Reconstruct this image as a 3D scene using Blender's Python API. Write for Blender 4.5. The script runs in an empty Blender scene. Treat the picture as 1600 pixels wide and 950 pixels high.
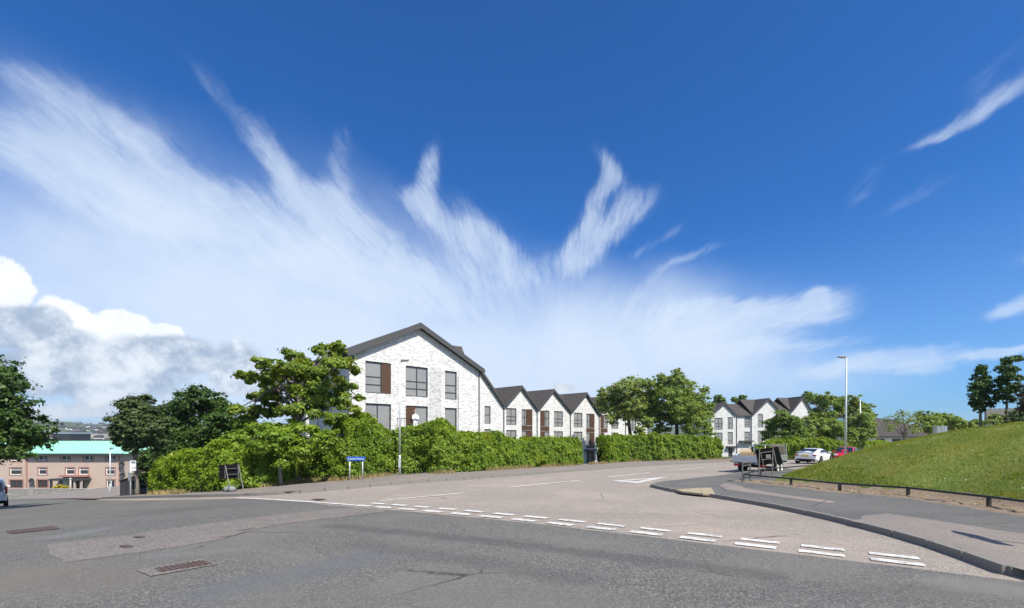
import bpy, bmesh, math, random
import numpy as np
from mathutils import Vector, Matrix
C = bpy.context.scene
COL = C.collection
rad = math.radians
# ------------------------------------------------------------------ camera, light, sky
F, HOR, EYE = 720.0, 678.0, 1.6          # focal length and horizon in photograph pixels, eye height
cam = bpy.data.objects.new('camera', bpy.data.cameras.new('camera')); COL.objects.link(cam)
cam.location = (0, 0, EYE); cam.rotation_euler = (rad(90), 0, 0)
cam.data.sensor_width = 36; cam.data.lens = 36 * F / 1600
cam.data.shift_y = (HOR - 475) / 1600
cam.data.clip_end = 20000; cam.data.clip_start = 0.05
C.camera = cam
SUN_AZ, SUN_EL = 140.0, 50.0             # azimuth from +Y towards +X
sd = Vector((math.sin(rad(SUN_AZ)) * math.cos(rad(SUN_EL)), math.cos(rad(SUN_AZ)) * math.cos(rad(SUN_EL)), math.sin(rad(SUN_EL))))
sun = bpy.data.objects.new('sun', bpy.data.lights.new('sun', 'SUN')); COL.objects.link(sun)
sun.data.energy = 5.0; sun.data.angle = rad(0.55); sun.data.color = (1, 0.94, 0.82)
sun.rotation_euler = (-sd).to_track_quat('-Z', 'Y').to_euler()
C.view_settings.view_transform = 'Standard'; C.view_settings.look = 'None'
C.view_settings.exposure = 0.43; C.view_settings.gamma = 1
try:
    C.cycles.use_denoising = True
    C.cycles.max_bounces = 8; C.cycles.transparent_max_bounces = 8
except Exception: pass

class NB:
    """small builder for shader node trees"""
    def __init__(s, nt): s.nt = nt; s.n = nt.nodes; s.l = nt.links
    def put(s, sock, v):
        if isinstance(v, bpy.types.NodeSocket): s.l.new(v, sock)
        elif v is not None:
            try: sock.default_value = v
            except Exception: sock.default_value = tuple(v) + (1,)
    def node(s, t, **kw):
        n = s.n.new(t)
        for k, v in kw.items(): setattr(n, k, v)
        return n
    def m(s, op, a, b=None, c=None, clamp=False):
        n = s.n.new('ShaderNodeMath'); n.operation = op; n.use_clamp = clamp
        s.put(n.inputs[0], a)
        if b is not None: s.put(n.inputs[1], b)
        if c is not None: s.put(n.inputs[2], c)
        return n.outputs[0]
    def add(s, a, b): return s.m('ADD', a, b)
    def sub(s, a, b): return s.m('SUBTRACT', a, b)
    def mul(s, a, b): return s.m('MULTIPLY', a, b)
    def mx(s, a, b): return s.m('MAXIMUM', a, b)
    def ss(s, v, a, b, o0=0.0, o1=1.0):
        n = s.n.new('ShaderNodeMapRange'); n.interpolation_type = 'SMOOTHSTEP'
        s.put(n.inputs['Value'], v)
        for k, x in (('From Min', a), ('From Max', b), ('To Min', o0), ('To Max', o1)): s.put(n.inputs[k], x)
        return n.outputs['Result']
    def mix(s, f, a, b, blend='MIX'):
        n = s.n.new('ShaderNodeMix'); n.data_type = 'RGBA'; n.blend_type = blend
        s.put(n.inputs[0], f)
        for k, x in ((6, a), (7, b)):
            if isinstance(x, (tuple, list)): x = tuple(x)[:3] + (1,)
            s.put(n.inputs[k], x)
        return n.outputs[2]
    def xyz(s, x, y, z=0.0):
        n = s.n.new('ShaderNodeCombineXYZ')
        for i, v in enumerate((x, y, z)): s.put(n.inputs[i], v)
        return n.outputs[0]
    def noise(s, vec, scale, detail=4, rough=.55, dist=0.0, out=0):
        n = s.n.new('ShaderNodeTexNoise')
        if vec is not None: s.put(n.inputs['Vector'], vec)
        n.inputs['Scale'].default_value = scale; n.inputs['Detail'].default_value = detail
        n.inputs['Roughness'].default_value = rough; n.inputs['Distortion'].default_value = dist
        return n.outputs[out]
    def ramp(s, f, stops):
        n = s.n.new('ShaderNodeValToRGB'); s.put(n.inputs[0], f)
        e = n.color_ramp.elements
        while len(e) < len(stops): e.new(0.5)
        for k, (p, c) in zip(e, stops): k.position = p; k.color = tuple(c)[:3] + (1,)
        return n.outputs[0]

def azel(px, py):
    u = (px - 800) / F; v = (HOR - py) / F
    return math.atan(u), math.atan2(v, math.sqrt(1 + u * u))

def build_world():
    w = bpy.data.worlds.new('World'); C.world = w; w.use_nodes = True
    nt = w.node_tree; nt.nodes.clear(); b = NB(nt)
    sky = b.node('ShaderNodeTexSky', sky_type='NISHITA')
    sky.sun_disc = False; sky.sun_elevation = rad(SUN_EL); sky.sun_rotation = rad(SUN_AZ)
    sky.altitude = 60; sky.air_density = 1.0; sky.dust_density = 0.35; sky.ozone_density = 4.0
    tc = b.node('ShaderNodeTexCoord'); D = tc.outputs['Generated']
    sp = b.node('ShaderNodeSeparateXYZ'); b.l.new(D, sp.inputs[0])
    az = b.m('ARCTAN2', sp.outputs[0], sp.outputs[1])
    el = b.m('ARCSINE', sp.outputs[2])
    # wispy warp of the direction: broad bends, curls and small frays
    def warp(scale, det, ro):
        q = b.node('ShaderNodeSeparateColor'); b.l.new(b.noise(D, scale, det, ro, 0, 1), q.inputs[0]); return [b.sub(q.outputs[i], .5) for i in (0, 1)]
    w1, w2, w3 = warp(2.6, 2, .5), warp(7.5, 3, .55), warp(24.0, 4, .6)
    waz = b.add(az, b.add(b.add(b.mul(w1[0], .07), b.mul(w2[0], .045)), b.mul(w3[0], .010)))
    wel = b.add(el, b.add(b.add(b.mul(w1[1], .07), b.mul(w2[1], .045)), b.mul(w3[1], .010)))
    # fibres that fan out of one point low in the sky, as the photograph's cirrus does
    fx, fy = azel(850, 640)
    dx = b.sub(waz, fx); dy = b.sub(wel, fy)
    th = b.m('ARCTAN2', dx, b.add(dy, .0)); r = b.m('SQRT', b.add(b.mul(dx, dx), b.mul(dy, dy)))
    lr = b.m('LOGARITHM', b.add(r, .10), 2.718)
    soft = b.noise(D, 6.0, 6, .6, .2)
    fib = b.noise(b.xyz(b.mul(th, 6.0), b.mul(lr, 2.4), b.mul(w2[0], 2.0)), 1.6, 7, .66, .25)
    fine = b.noise(b.xyz(b.mul(th, 36.0), b.mul(lr, 4.6), b.mul(w1[1], 4.0)), 1.5, 6, .66, .3)
    fibre = b.add(b.add(b.mul(fib, .50), b.mul(fine, .32)), b.mul(soft, .18))
    def streak(S, E, w0, w1, k, hard=.32):
        (ax, ay), (bx, by) = azel(*S), azel(*E)
        L = math.hypot(bx - ax, by - ay); ux, uy = (bx - ax) / L, (by - ay) / L
        px, py = b.sub(waz, ax), b.sub(wel, ay)
        t = b.mul(b.add(b.mul(px, ux), b.mul(py, uy)), 1 / L)
        n = b.m('ABSOLUTE', b.add(b.mul(px, -uy), b.mul(py, ux)))
        wd = b.m('MULTIPLY_ADD', b.m('MULTIPLY', t, 1.0, clamp=True), (w1 - w0) / F, w0 / F)
        prof = b.ss(b.m('DIVIDE', n, wd), 0.0, 2.0, 1.0, 0.0)
        f = b.mul(b.ss(t, -hard * .8, hard), b.ss(t, 1 - hard, 1 + hard * .8, 1.0, 0.0))
        return b.mul(b.mul(prof, f), k)
    veil = None
    for a in (((-60, 395), (560, 470), 72, 78, 1.1), ((240, 485), (1120, 560), 88, 55, 1.4), ((-60, 590), (1000, 610), 85, 50, 1.05), ((850, 560), (1330, 590), 45, 22, .6), ((-60, 250), (420, 360), 70, 65, .28), ((430, 320), (760, 455), 62, 62, .32), ((820, 470), (1180, 520), 55, 45, .5)):
        s_ = streak(*a); veil = s_ if veil is None else b.add(veil, s_)
    cir = None
    for a in (((-60, 185), (440, 362), 33, 44, .85), ((340, 328), (780, 482), 36, 40, .78), ((-60, 240), (300, 345), 22, 34, .45), ((-10, 95), (260, 235), 12, 34, .55),
              ((270, 70), (440, 230), 10, 24, .33), ((395, 205), (560, 375), 14, 32, .66), ((455, 270), (640, 420), 24, 36, .5),
              ((540, 195), (535, 330), 12, 30, .42), ((690, 225), (645, 325), 10, 22, .74), ((628, 300), (790, 432), 13, 30, .72),
              ((712, 312), (835, 455), 16, 30, .6), ((935, 225), (985, 315), 10, 18, .5), ((1020, 308), (865, 430), 15, 28, .82),
              ((960, 265), (880, 415), 10, 24, .6), ((1050, 430), (950, 505), 5, 24, .42), ((1325, 470), (1060, 530), 17, 22, 1.1),
              ((1275, 455), (1265, 495), 8, 12, .55), ((1175, 475), (1000, 520), 9, 26, .75), ((1345, 530), (1000, 568), 7, 30, .7), ((1515, 553), (1240, 575), 15, 9, .8),
              ((1660, 100), (1400, 245), 10, 4, .55), ((1560, 130), (1430, 225), 12, 6, .2), ((1660, 50), (1490, 150), 20, 12, .2), ((1360, 265), (1312, 340), 10, 12, .24),
              ((1500, 275), (1360, 345), 11, 8, .24), ((1660, 450), (1530, 495), 11, 6, .7), ((1660, 378), (1560, 415), 14, 8, .42),
              ((1680, 539), (1500, 551), 6, 5, .9), ((1140, 392), (1045, 428), 7, 7, .4), ((1070, 362), (980, 405), 8, 8, .36),
              ((-700, 200), (-60, 330), 90, 80, .6), ((2200, 300), (1750, 430), 60, 30, .5)):
        s_ = streak(*a); cir = s_ if cir is None else b.add(cir, s_)
    hole = b.add(streak((330, 372), (440, 384), 16, 16, .55, .4), streak((-40, 282), (200, 330), 26, 20, .35, .3))
    fr = b.mul(b.sub(fibre, .5), 2.5)
    cirm = b.m('MINIMUM', cir, .85)
    cd = b.mul(b.ss(b.add(cirm, fr), .02, 1.6), b.ss(cirm, .0, .6))
    vd = b.mul(b.mx(b.sub(veil, hole), 0.0), b.ss(b.add(b.mul(soft, .6), b.mul(fibre, .4)), .25, .68, .65, 1.25))
    # unseen cloud veil added outside the view to whiten the blue ambient light
    fill_veil = b.mul(b.mul(b.ss(b.add(b.mul(soft, .5), b.mul(b.noise(D, 2.0, 5, .6, .6), .5)), .36, .62), .85), b.ss(b.m('ABSOLUTE', az), .95, 1.35))
    vd = b.add(vd, fill_veil)
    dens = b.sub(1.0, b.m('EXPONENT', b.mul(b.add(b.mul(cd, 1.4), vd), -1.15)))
    # ground haze of the low sky
    low = b.ss(el, -.02, .42, 1.0, 0.0)
    skyc = b.mix(1.0, sky.outputs[0], (.24, .80, 1.42), 'MULTIPLY')
    skyc = b.mix(b.mul(low, .30), skyc, (4.3, 6.3, 8.7))
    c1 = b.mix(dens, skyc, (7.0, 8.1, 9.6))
    # cumulus bank low on the left
    cn = b.noise(D, 9.0, 8, .58, .15); cn2 = b.noise(D, 24.0, 7, .66)
    pert = b.add(b.mul(b.sub(cn, .5), 1.15), b.mul(b.sub(cn2, .5), 1.15))
    def puff(blobs, k=1.0):
        o = None
        for (px, py, rx, ry) in blobs:
            ax, ay = azel(px, py)
            ex = b.mul(b.sub(az, ax), F / rx * (1 + ((px - 800) / F) ** 2) ** 1.0 ); ey = b.mul(b.sub(el, ay), F / ry * math.sqrt(1 + ((px - 800) / F) ** 2))
            q = b.sub(1.0, b.m('SQRT', b.add(b.mul(ex, ex), b.mul(ey, ey))))
            o = q if o is None else b.mx(o, q)
        return b.add(o, b.mul(pert, k))
    tops = puff([(10, 455, 52, 48), (-70, 430, 90, 60), (100, 505, 70, 42), (190, 515, 75, 36), (255, 520, 40, 18), (150, 545, 110, 40)], .75)
    greys = puff([(20, 515, 115, 45), (90, 540, 90, 40), (270, 555, 110, 42), (370, 575, 60, 50), (130, 585, 250, 52), (60, 500, 70, 30), (200, 560, 120, 28), (-120, 540, 150, 70), (420, 600, 60, 30)], .9)
    lows = puff([(160, 640, 130, 15), (20, 645, 130, 18), (330, 640, 90, 16), (-150, 640, 120, 20), (880, 606, 30, 9), (872, 603, 12, 8), (765, 600, 10, 16)], .55)
    c2 = b.mix(b.ss(tops, -.02, .16), c1, b.mix(b.ss(cn2, .3, .7), (8.6, 9.2, 9.9), (10.4, 10.6, 10.8)))
    gcol = b.mix(b.ss(b.add(cn, b.mul(b.sub(cn2, .5), 1.0)), .34, .72), (3.6, 4.6, 6.2), (8.0, 8.7, 9.6))
    c3 = b.mix(b.mul(b.ss(greys, .0, .35), .93), c2, gcol)
    c4 = b.mix(b.mul(b.ss(lows, .0, .5), .8), c3, b.mix(b.ss(cn2, .35, .65), (5.6, 6.4, 7.6), (8.4, 8.7, 9.0)))
    bg = b.node('ShaderNodeBackground'); b.l.new(c4, bg.inputs[0]); bg.inputs[1].default_value = 0.08
    out = b.node('ShaderNodeOutputWorld'); b.l.new(bg.outputs[0], out.inputs[0])
    try: w.cycles.sampling_method = 'MANUAL'; w.cycles.sample_map_resolution = 512
    except Exception: pass
build_world()

# ------------------------------------------------------------------ terrain
def Pz(px, py, Z): return ((px - 800) / F * Z, Z, EYE + (HOR - py) / F * Z)
GS = np.array([Pz(*a) for a in ((556, 790, 13.3), (840, 830, 9.1), (1360, 876, 6.7), (207, 775, 32), (5, 790, 31), (100, 772, 92), (625, 742, 27),
     (1270, 725, 38), (900, 727.5, 44), (740, 740, 31), (1130, 717, 62), (800, 950, 4.66), (1140, 714, 92), (1205, 736, 27), (1575, 895, 6.06),
     (1017, 760, 20), (1160, 755, 21.5), (1330, 773, 16.8), (480, 757, 21.5), (40, 780, 45), (360, 768, 24.5), (0, 840, 11.5), (250, 779, 25.5), (1545, 799, 12.2), (860, 722, 70), (130, 777, 46), (440, 776, 18.5))] + [(0, 0, 0.), (-6, 0, -.22), (8, 0, -.12), (0, -20, .7), (-60, -5, -4.0)])
def _quad(x, y): return np.stack([np.ones_like(x), x, y, x * x, x * y, y * y], -1)
_w = np.where(GS[:, 1] > 60, .4, 1.0)
_qc = np.linalg.lstsq(_quad(GS[:, 0], GS[:, 1]) * _w[:, None], GS[:, 2] * _w, rcond=None)[0]
_res = GS[:, 2] - _quad(GS[:, 0], GS[:, 1]) @ _qc
_sig = 7.0 + .22 * np.hypot(GS[:, 0], GS[:, 1])
def _rbf(x, y):
    d = (x[..., None] - GS[:, 0]) ** 2 + (y[..., None] - GS[:, 1]) ** 2
    return np.exp(-d / (2 * _sig ** 2))
_K = _rbf(GS[:, 0], GS[:, 1]); _rc = np.linalg.solve(_K.T @ _K + .06 * np.eye(len(GS)), _K.T @ _res)
def gnd(x, y):
    x = np.asarray(x, float); y = np.asarray(y, float)
    R = np.hypot(x, y); k = np.minimum(1, 150 / np.maximum(R, 1e-6)); x = x * k; y = y * k
    x = np.where(x > 24, 24 + 20 * (1 - np.exp(-(np.maximum(x, 24) - 24) / 20)), x)
    return _quad(x, y) @ _qc + _rbf(x, y) @ _rc
def g1(x, y): return float(gnd(np.array([x]), np.array([y]))[0])
_ZS = np.concatenate([np.linspace(2, 30, 561), np.linspace(30.1, 200, 850)])
def at(px, py, off=0.0):
    """ground point seen at a photograph pixel"""
    X = (px - 800) / F * _ZS; z = EYE + (HOR - py) / F * _ZS; d = z - gnd(X, _ZS) - off
    i = np.where(d <= 0)[0]
    if len(i) == 0: i = int(np.argmin(np.abs(d)))
    else: i = int(i[0])
    Z = _ZS[i]
    if i > 0 and d[i] <= 0 < d[i - 1]: Z = _ZS[i - 1] + (_ZS[i] - _ZS[i - 1]) * d[i - 1] / (d[i - 1] - d[i])
    return ((px - 800) / F * Z, float(Z))
def atl(pts, off=0.0): return [at(a, b, off) for a, b in pts]

# ------------------------------------------------------------------ helpers
def tag(o, label=None, cat=None, group=None, kind=None):
    if label: o['label'] = label
    if cat: o['category'] = cat
    if group: o['group'] = group
    if kind: o['kind'] = kind
    return o
def empty(name, loc, rz=0.0, label=None, cat=None, group=None):
    o = bpy.data.objects.new(name, None); COL.objects.link(o); o.empty_display_size = .2
    o.location = loc; o.rotation_euler = (0, 0, rz)
    return tag(o, label, cat, group)
def link(name, me, parent=None, mat=None, smooth=False):
    if mat is not None and not me.materials: me.materials.append(mat)
    if smooth: me.polygons.foreach_set('use_smooth', np.ones(len(me.polygons), bool))
    o = bpy.data.objects.new(name, me); COL.objects.link(o)
    if parent: o.parent = parent
    return o
def frame(p, q, up=Vector((0, 0, 1))):
    d = (Vector(q) - Vector(p)); L = d.length; d.normalize()
    if abs(d.dot(up)) > .98: up = Vector((1, 0, 0))
    s = d.cross(up).normalized(); u = s.cross(d)
    return d, s, u, L
class MB:
    def __init__(s): s.v = []; s.f = []
    def raw(s, vs, fs):
        n = len(s.v); s.v += [tuple(v) for v in vs]; s.f += [tuple(i + n for i in f) for f in fs]; return s
    def box(s, c, d, rz=0.0):
        x, y, z = d[0] / 2, d[1] / 2, d[2] / 2; co, si = math.cos(rz), math.sin(rz)
        vs = []
        for k in ((-x, -y, -z), (x, -y, -z), (x, y, -z), (-x, y, -z), (-x, -y, z), (x, -y, z), (x, y, z), (-x, y, z)):
            vs.append((c[0] + k[0] * co - k[1] * si, c[1] + k[0] * si + k[1] * co, c[2] + k[2]))
        return s.raw(vs, [(0, 3, 2, 1), (4, 5, 6, 7), (0, 1, 5, 4), (1, 2, 6, 5), (2, 3, 7, 6), (3, 0, 4, 7)])
    def span(s, a, b): return s.box([(a[i] + b[i]) / 2 for i in range(3)], [abs(b[i] - a[i]) for i in range(3)])
    def bar(s, p, q, w, h=None, up=Vector((0, 0, 1))):
        h = h or w; d, sd_, u, L = frame(p, q, up); p = Vector(p); q = Vector(q); vs = []
        for e in (p, q):
            for a, c in ((-1, -1), (1, -1), (1, 1), (-1, 1)): vs.append(e + sd_ * (a * w / 2) + u * (c * h / 2))
        return s.raw(vs, [(0, 1, 2, 3), (7, 6, 5, 4), (0, 4, 5, 1), (1, 5, 6, 2), (2, 6, 7, 3), (3, 7, 4, 0)])
    def tube(s, pts, r, n=8, caps=True):
        pts = [Vector(p) for p in pts]
        rs = r if isinstance(r, (list, tuple)) else [r] * len(pts)
        vs = []; fs = []; ref = None
        for i, p in enumerate(pts):
            d = (pts[min(i + 1, len(pts) - 1)] - pts[max(i - 1, 0)]).normalized()
            if ref is None: ref = Vector((0, 0, 1)) if abs(d.z) < .9 else Vector((1, 0, 0))
            a = d.cross(ref).normalized(); c = a.cross(d).normalized(); ref = c if abs(d.dot(c)) < .9 else ref
            for k in range(n):
                t = 2 * math.pi * k / n; vs.append(p + (a * math.cos(t) + c * math.sin(t)) * rs[i])
        for i in range(len(pts) - 1):
            for k in range(n): fs.append((i * n + k, i * n + (k + 1) % n, (i + 1) * n + (k + 1) % n, (i + 1) * n + k))
        if caps: fs.append(tuple(range(n - 1, -1, -1))); fs.append(tuple(range((len(pts) - 1) * n, len(pts) * n)))
        return s.raw(vs, fs)
    def prism(s, poly, y0, y1):
        """polygon in local x,z swept from y0 to y1"""
        n = len(poly); vs = [(p[0], y0, p[1]) for p in poly] + [(p[0], y1, p[1]) for p in poly]
        fs = [tuple(range(n)), tuple(range(2 * n - 1, n - 1, -1))] + [(i, i + n, (i + 1) % n + n, (i + 1) % n) for i in range(n)]
        return s.raw(vs, fs)
    def slab(s, quad, t):
        """quad (4 points) thickened by t downwards along its normal"""
        q = [Vector(p) for p in quad]; n = (q[1] - q[0]).cross(q[3] - q[0]).normalized()
        if n.z < 0: n = -n
        vs = q + [p - n * t for p in q]
        return s.raw(vs, [(0, 1, 2, 3), (7, 6, 5, 4), (0, 4, 5, 1), (1, 5, 6, 2), (2, 6, 7, 3), (3, 7, 4, 0)])
    def lathe(s, c, axis, prof, n=20):
        """profile of (radius, offset along axis) round axis 'x' 'y' or 'z' at c"""
        vs = []; fs = []; m = len(prof)
        for k in range(n):
            t = 2 * math.pi * k / n; a, b_ = math.cos(t), math.sin(t)
            for r_, o in prof:
                p = {'x': (o, r_ * a, r_ * b_), 'y': (r_ * a, o, r_ * b_), 'z': (r_ * a, r_ * b_, o)}[axis]
                vs.append((c[0] + p[0], c[1] + p[1], c[2] + p[2]))
        for k in range(n):
            for i in range(m - 1): fs.append((k * m + i, ((k + 1) % n) * m + i, ((k + 1) % n) * m + i + 1, k * m + i + 1))
        return s.raw(vs, fs)
    def mesh(s, name, mat=None):
        me = bpy.data.meshes.new(name); me.from_pydata(s.v, [], s.f)
        bm = bmesh.new(); bm.from_mesh(me); bmesh.ops.recalc_face_normals(bm, faces=bm.faces); bm.to_mesh(me); bm.free()
        if mat: me.materials.append(mat)
        return me
    def build(s, name, mat, parent=None, smooth=False, bevel=0.0):
        o = link(name, s.mesh(name, mat), parent, None, smooth)
        if bevel:
            md = o.modifiers.new('bevel', 'BEVEL'); md.width = bevel; md.segments = 2; md.limit_method = 'ANGLE'
        return o
def sheet(name, poly, off, mat, grid=1.0, parent=None, kind=None, rag=0.0):
    bm = bmesh.new(); f = bm.faces.new([bm.verts.new((p[0], p[1], 0)) for p in poly])
    bmesh.ops.triangulate(bm, faces=[f])
    xs = [p[0] for p in poly]; ys = [p[1] for p in poly]
    for ax, lo, hi in ((0, min(xs), max(xs)), (1, min(ys), max(ys))):
        k = math.ceil(lo / grid) * grid
        while k < hi:
            co = [0, 0, 0]; no = [0, 0, 0]; co[ax] = k; no[ax] = 1
            bmesh.ops.bisect_plane(bm, geom=bm.verts[:] + bm.edges[:] + bm.faces[:], plane_co=co, plane_no=no, dist=1e-5)
            k += grid
    if rag:
        for v in bm.verts:
            if v.is_boundary:
                q = vnoise(np.array([[v.co.x * 3.1, v.co.y * 3.1, 1.5], [v.co.x * 3.1, v.co.y * 3.1, 7.5]])); v.co.x += (q[0] - .5) * rag; v.co.y += (q[1] - .5) * rag
    bm.verts.ensure_lookup_table()
    zz = gnd(np.array([v.co.x for v in bm.verts]), np.array([v.co.y for v in bm.verts]))
    for v, z in zip(bm.verts, zz): v.co.z = z + off
    bmesh.ops.recalc_face_normals(bm, faces=bm.faces)
    if sum(f.normal.z * f.calc_area() for f in bm.faces) < 0: bmesh.ops.reverse_faces(bm, faces=bm.faces)
    me = bpy.data.meshes.new(name); bm.to_mesh(me); bm.free(); me.materials.append(mat)
    o = link(name, me, parent)
    if kind: o['kind'] = kind
    return o
def vnoise(p, seed=0):
    p = np.asarray(p, float); i = np.floor(p).astype(np.int64); f = p - i; f = f * f * (3 - 2 * f); r = 0
    for dx in (0, 1):
        for dy in (0, 1):
            for dz in (0, 1):
                h = ((i[..., 0] + dx) * 374761393 + (i[..., 1] + dy) * 668265263 + (i[..., 2] + dz) * 2147483647 + seed * 974711) & 0xffffffff
                h = ((h ^ (h >> 13)) * 1274126177) & 0xffffffff; h = ((h ^ (h >> 16)) & 0xffff) / 65535.0
                r = r + h * (f[..., 0] if dx else 1 - f[..., 0]) * (f[..., 1] if dy else 1 - f[..., 1]) * (f[..., 2] if dz else 1 - f[..., 2])
    return r
def raw_mesh(name, verts, faces_n, mat):
    """verts (N,3); faces are consecutive runs of faces_n vertices"""
    me = bpy.data.meshes.new(name); n = len(verts); nf = n // faces_n
    me.vertices.add(n); me.vertices.foreach_set('co', np.ascontiguousarray(verts, np.float32).ravel())
    me.loops.add(n); me.loops.foreach_set('vertex_index', np.arange(n, dtype=np.int32))
    me.polygons.add(nf); me.polygons.foreach_set('loop_start', np.arange(0, n, faces_n, dtype=np.int32))
    try: me.polygons.foreach_set('loop_total', np.full(nf, faces_n, np.int32))
    except Exception: pass
    me.update(calc_edges=True); me.validate()
    me.materials.append(mat)
    return me
def unit(v): return v / np.maximum(np.linalg.norm(v, axis=-1, keepdims=True), 1e-9)
def leaves(name, c, n, size, rng, mat, aspect=.62, jitter=.8):
    N = len(c); n = unit(n + rng.normal(0, jitter, (N, 3)) * .6)
    t = unit(np.cross(n, rng.normal(0, 1, (N, 3)))); b = np.cross(n, t)
    s = (size * rng.uniform(.6, 1.3, N))[:, None]
    v = np.stack([c - t * s * .5, c + b * s * aspect * .5 + n * s * .12, c + t * s * .55, c - b * s * aspect * .5 + n * s * .12], 1)
    return raw_mesh(name, v.reshape(-1, 3), 4, mat)

# ------------------------------------------------------------------ materials
def material(name):
    m = bpy.data.materials.new(name); m.use_nodes = True; nt = m.node_tree
    b = NB(nt); p = nt.nodes['Principled BSDF']
    b.p = p
    return m, b
def obc(b): return b.node('ShaderNodeTexCoord').outputs['Object']
def bump(b, h, strength=.4, dist=.01):
    n = b.node('ShaderNodeBump'); n.inputs['Strength'].default_value = strength; n.inputs['Distance'].default_value = dist
    b.l.new(h, n.inputs['Height']); b.l.new(n.outputs[0], b.p.inputs['Normal'])
def plain(name, col, rough=.6, metal=0.0, var=.12, scale=6.0, spec=.5, coat=0.0):
    m, b = material(name); v = obc(b)
    n = b.noise(v, scale, 5, .6)
    b.put(b.p.inputs['Base Color'], b.mix(n, tuple(c * (1 - var) for c in col), tuple(min(1, c * (1 + var)) for c in col)))
    b.p.inputs['Roughness'].default_value = rough; b.p.inputs['Metallic'].default_value = metal
    b.p.inputs['Specular IOR Level'].default_value = spec
    if coat: b.p.inputs['Coat Weight'].default_value = coat; b.p.inputs['Coat Roughness'].default_value = .05
    return m
def asphalt(name, dark, mid, light, tint=(1, 1, 1), stone=70.0, wear=.35, stains=()):
    m, b = material(name); v = obc(b)
    fine = b.noise(v, stone * 1.7, 2, .7); big = b.noise(v, .35, 5, .6, .4); md = b.noise(v, 3.0, 6, .7)
    vo = b.node('ShaderNodeTexVoronoi'); b.l.new(v, vo.inputs['Vector']); vo.inputs['Scale'].default_value = stone
    sc = b.node('ShaderNodeSeparateColor'); b.l.new(vo.outputs['Color'], sc.inputs[0])
    c = b.mix(b.ss(fine, .3, .7), dark, mid)
    c = b.mix(b.mul(b.ss(sc.outputs[0], .55, .95), .75), c, light)
    c = b.mix(b.mul(b.ss(md, .45, .75), wear), c, tuple(x * 1.25 for x in mid))
    c = b.mix(b.mul(b.ss(big, .42, .66), wear), c, tuple(x * y * 1.35 for x, y in zip(mid, tint)))
    # tyre-polished and dirty bands of the surface
    mp = b.node('ShaderNodeMapping'); b.l.new(v, mp.inputs[0]); mp.inputs['Rotation'].default_value = (0, 0, rad(34)); mp.inputs['Scale'].default_value = (.06, .7, 1)
    band = b.noise(mp.outputs[0], 1.0, 4, .6, .3)
    c = b.mix(b.mul(b.ss(band, .5, .72), .38), c, tuple(x * .62 for x in mid))
    crk = b.node('ShaderNodeTexVoronoi', feature='DISTANCE_TO_EDGE'); crk.inputs['Scale'].default_value = .32
    b.l.new(b.mix(.12, v, b.noise(v, 1.5, 5, .7, 0, 1)), crk.inputs['Vector'])
    c = b.mix(b.mul(b.ss(crk.outputs[0], .0, .007, 1.0, 0.0), b.ss(big, .5, .6)), c, tuple(x * .5 for x in dark))
    sx = b.node('ShaderNodeSeparateXYZ'); b.l.new(v, sx.inputs[0])
    for (p, q, w, col, k) in stains:                        # dusty, polished and sealed areas with a shape of their own
        L2 = (q[0] - p[0]) ** 2 + (q[1] - p[1]) ** 2; ux, uy = q[0] - p[0], q[1] - p[1]
        t = b.m('MULTIPLY', b.add(b.mul(b.sub(sx.outputs[0], p[0]), ux), b.mul(b.sub(sx.outputs[1], p[1]), uy)), 1 / L2, clamp=True)
        ex = b.sub(sx.outputs[0], b.m('MULTIPLY_ADD', t, ux, p[0])); ey = b.sub(sx.outputs[1], b.m('MULTIPLY_ADD', t, uy, p[1]))
        d = b.add(b.m('SQRT', b.add(b.mul(ex, ex), b.mul(ey, ey))), b.mul(b.sub(b.add(b.mul(md, .6), b.mul(fine, .4)), .5), w * 1.6))
        c = b.mix(b.mul(b.ss(d, w * .25, w * 1.15, k, 0.0), b.ss(fine, .25, .6, .6, 1.0)), c, col)
    b.put(b.p.inputs['Base Color'], c)
    b.p.inputs['Roughness'].default_value = .86; b.p.inputs['Specular IOR Level'].default_value = .3
    bump(b, b.add(fine, b.mul(sc.outputs[1], .7)), .5, .006)
    return m
M = {}
STAINS = [(at(345, 925), at(570, 872), .62, (0.112, 0.119, 0.131), .6), (at(95, 838), at(145, 829), .55, (0.170, 0.177, 0.190), .6), (at(-20, 905), at(170, 905), 1.3, (0.153, 0.136, 0.116), .6), (at(250, 868), at(335, 862), .35, (0.170, 0.167, 0.163), .5),
          (at(420, 935), at(900, 945), .9, (0.143, 0.139, 0.129), .45), (at(520, 822), at(1200, 900), .35, (0.058, 0.058, 0.060), .5), (at(560, 850), at(900, 905), .4, (0.068, 0.068, 0.071), .4), (at(1500, 915), at(1640, 930), .5, (0.204, 0.190, 0.170), .6)]
M['dark_asphalt'] = asphalt('dark_asphalt', (.056, .055, .053), (.118, .115, .110), (.29, .275, .25), (1.06, 1.0, .92), 62, .6, STAINS)
M['pale_asphalt'] = asphalt('pale_asphalt', (.170, .145, .125), (.282, .245, .214), (.45, .40, .35), (1.08, 1.0, .94), 60, .4)
M['patch_asphalt'] = asphalt('patch_asphalt', (.095, .084, .077), (.175, .154, .140), (.34, .31, .285), (1.05, 1, .97), 48, .35)
M['pave_grey'] = asphalt('pave_grey', (.066, .065, .063), (.115, .112, .107), (.22, .21, .195), (1.05, 1, .95), 90, .35)
M['pave_pink'] = asphalt('pave_pink', (.135, .118, .106), (.22, .192, .172), (.33, .295, .265), (1.06, 1, .93), 85, .4)
M['paint'] = None
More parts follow.
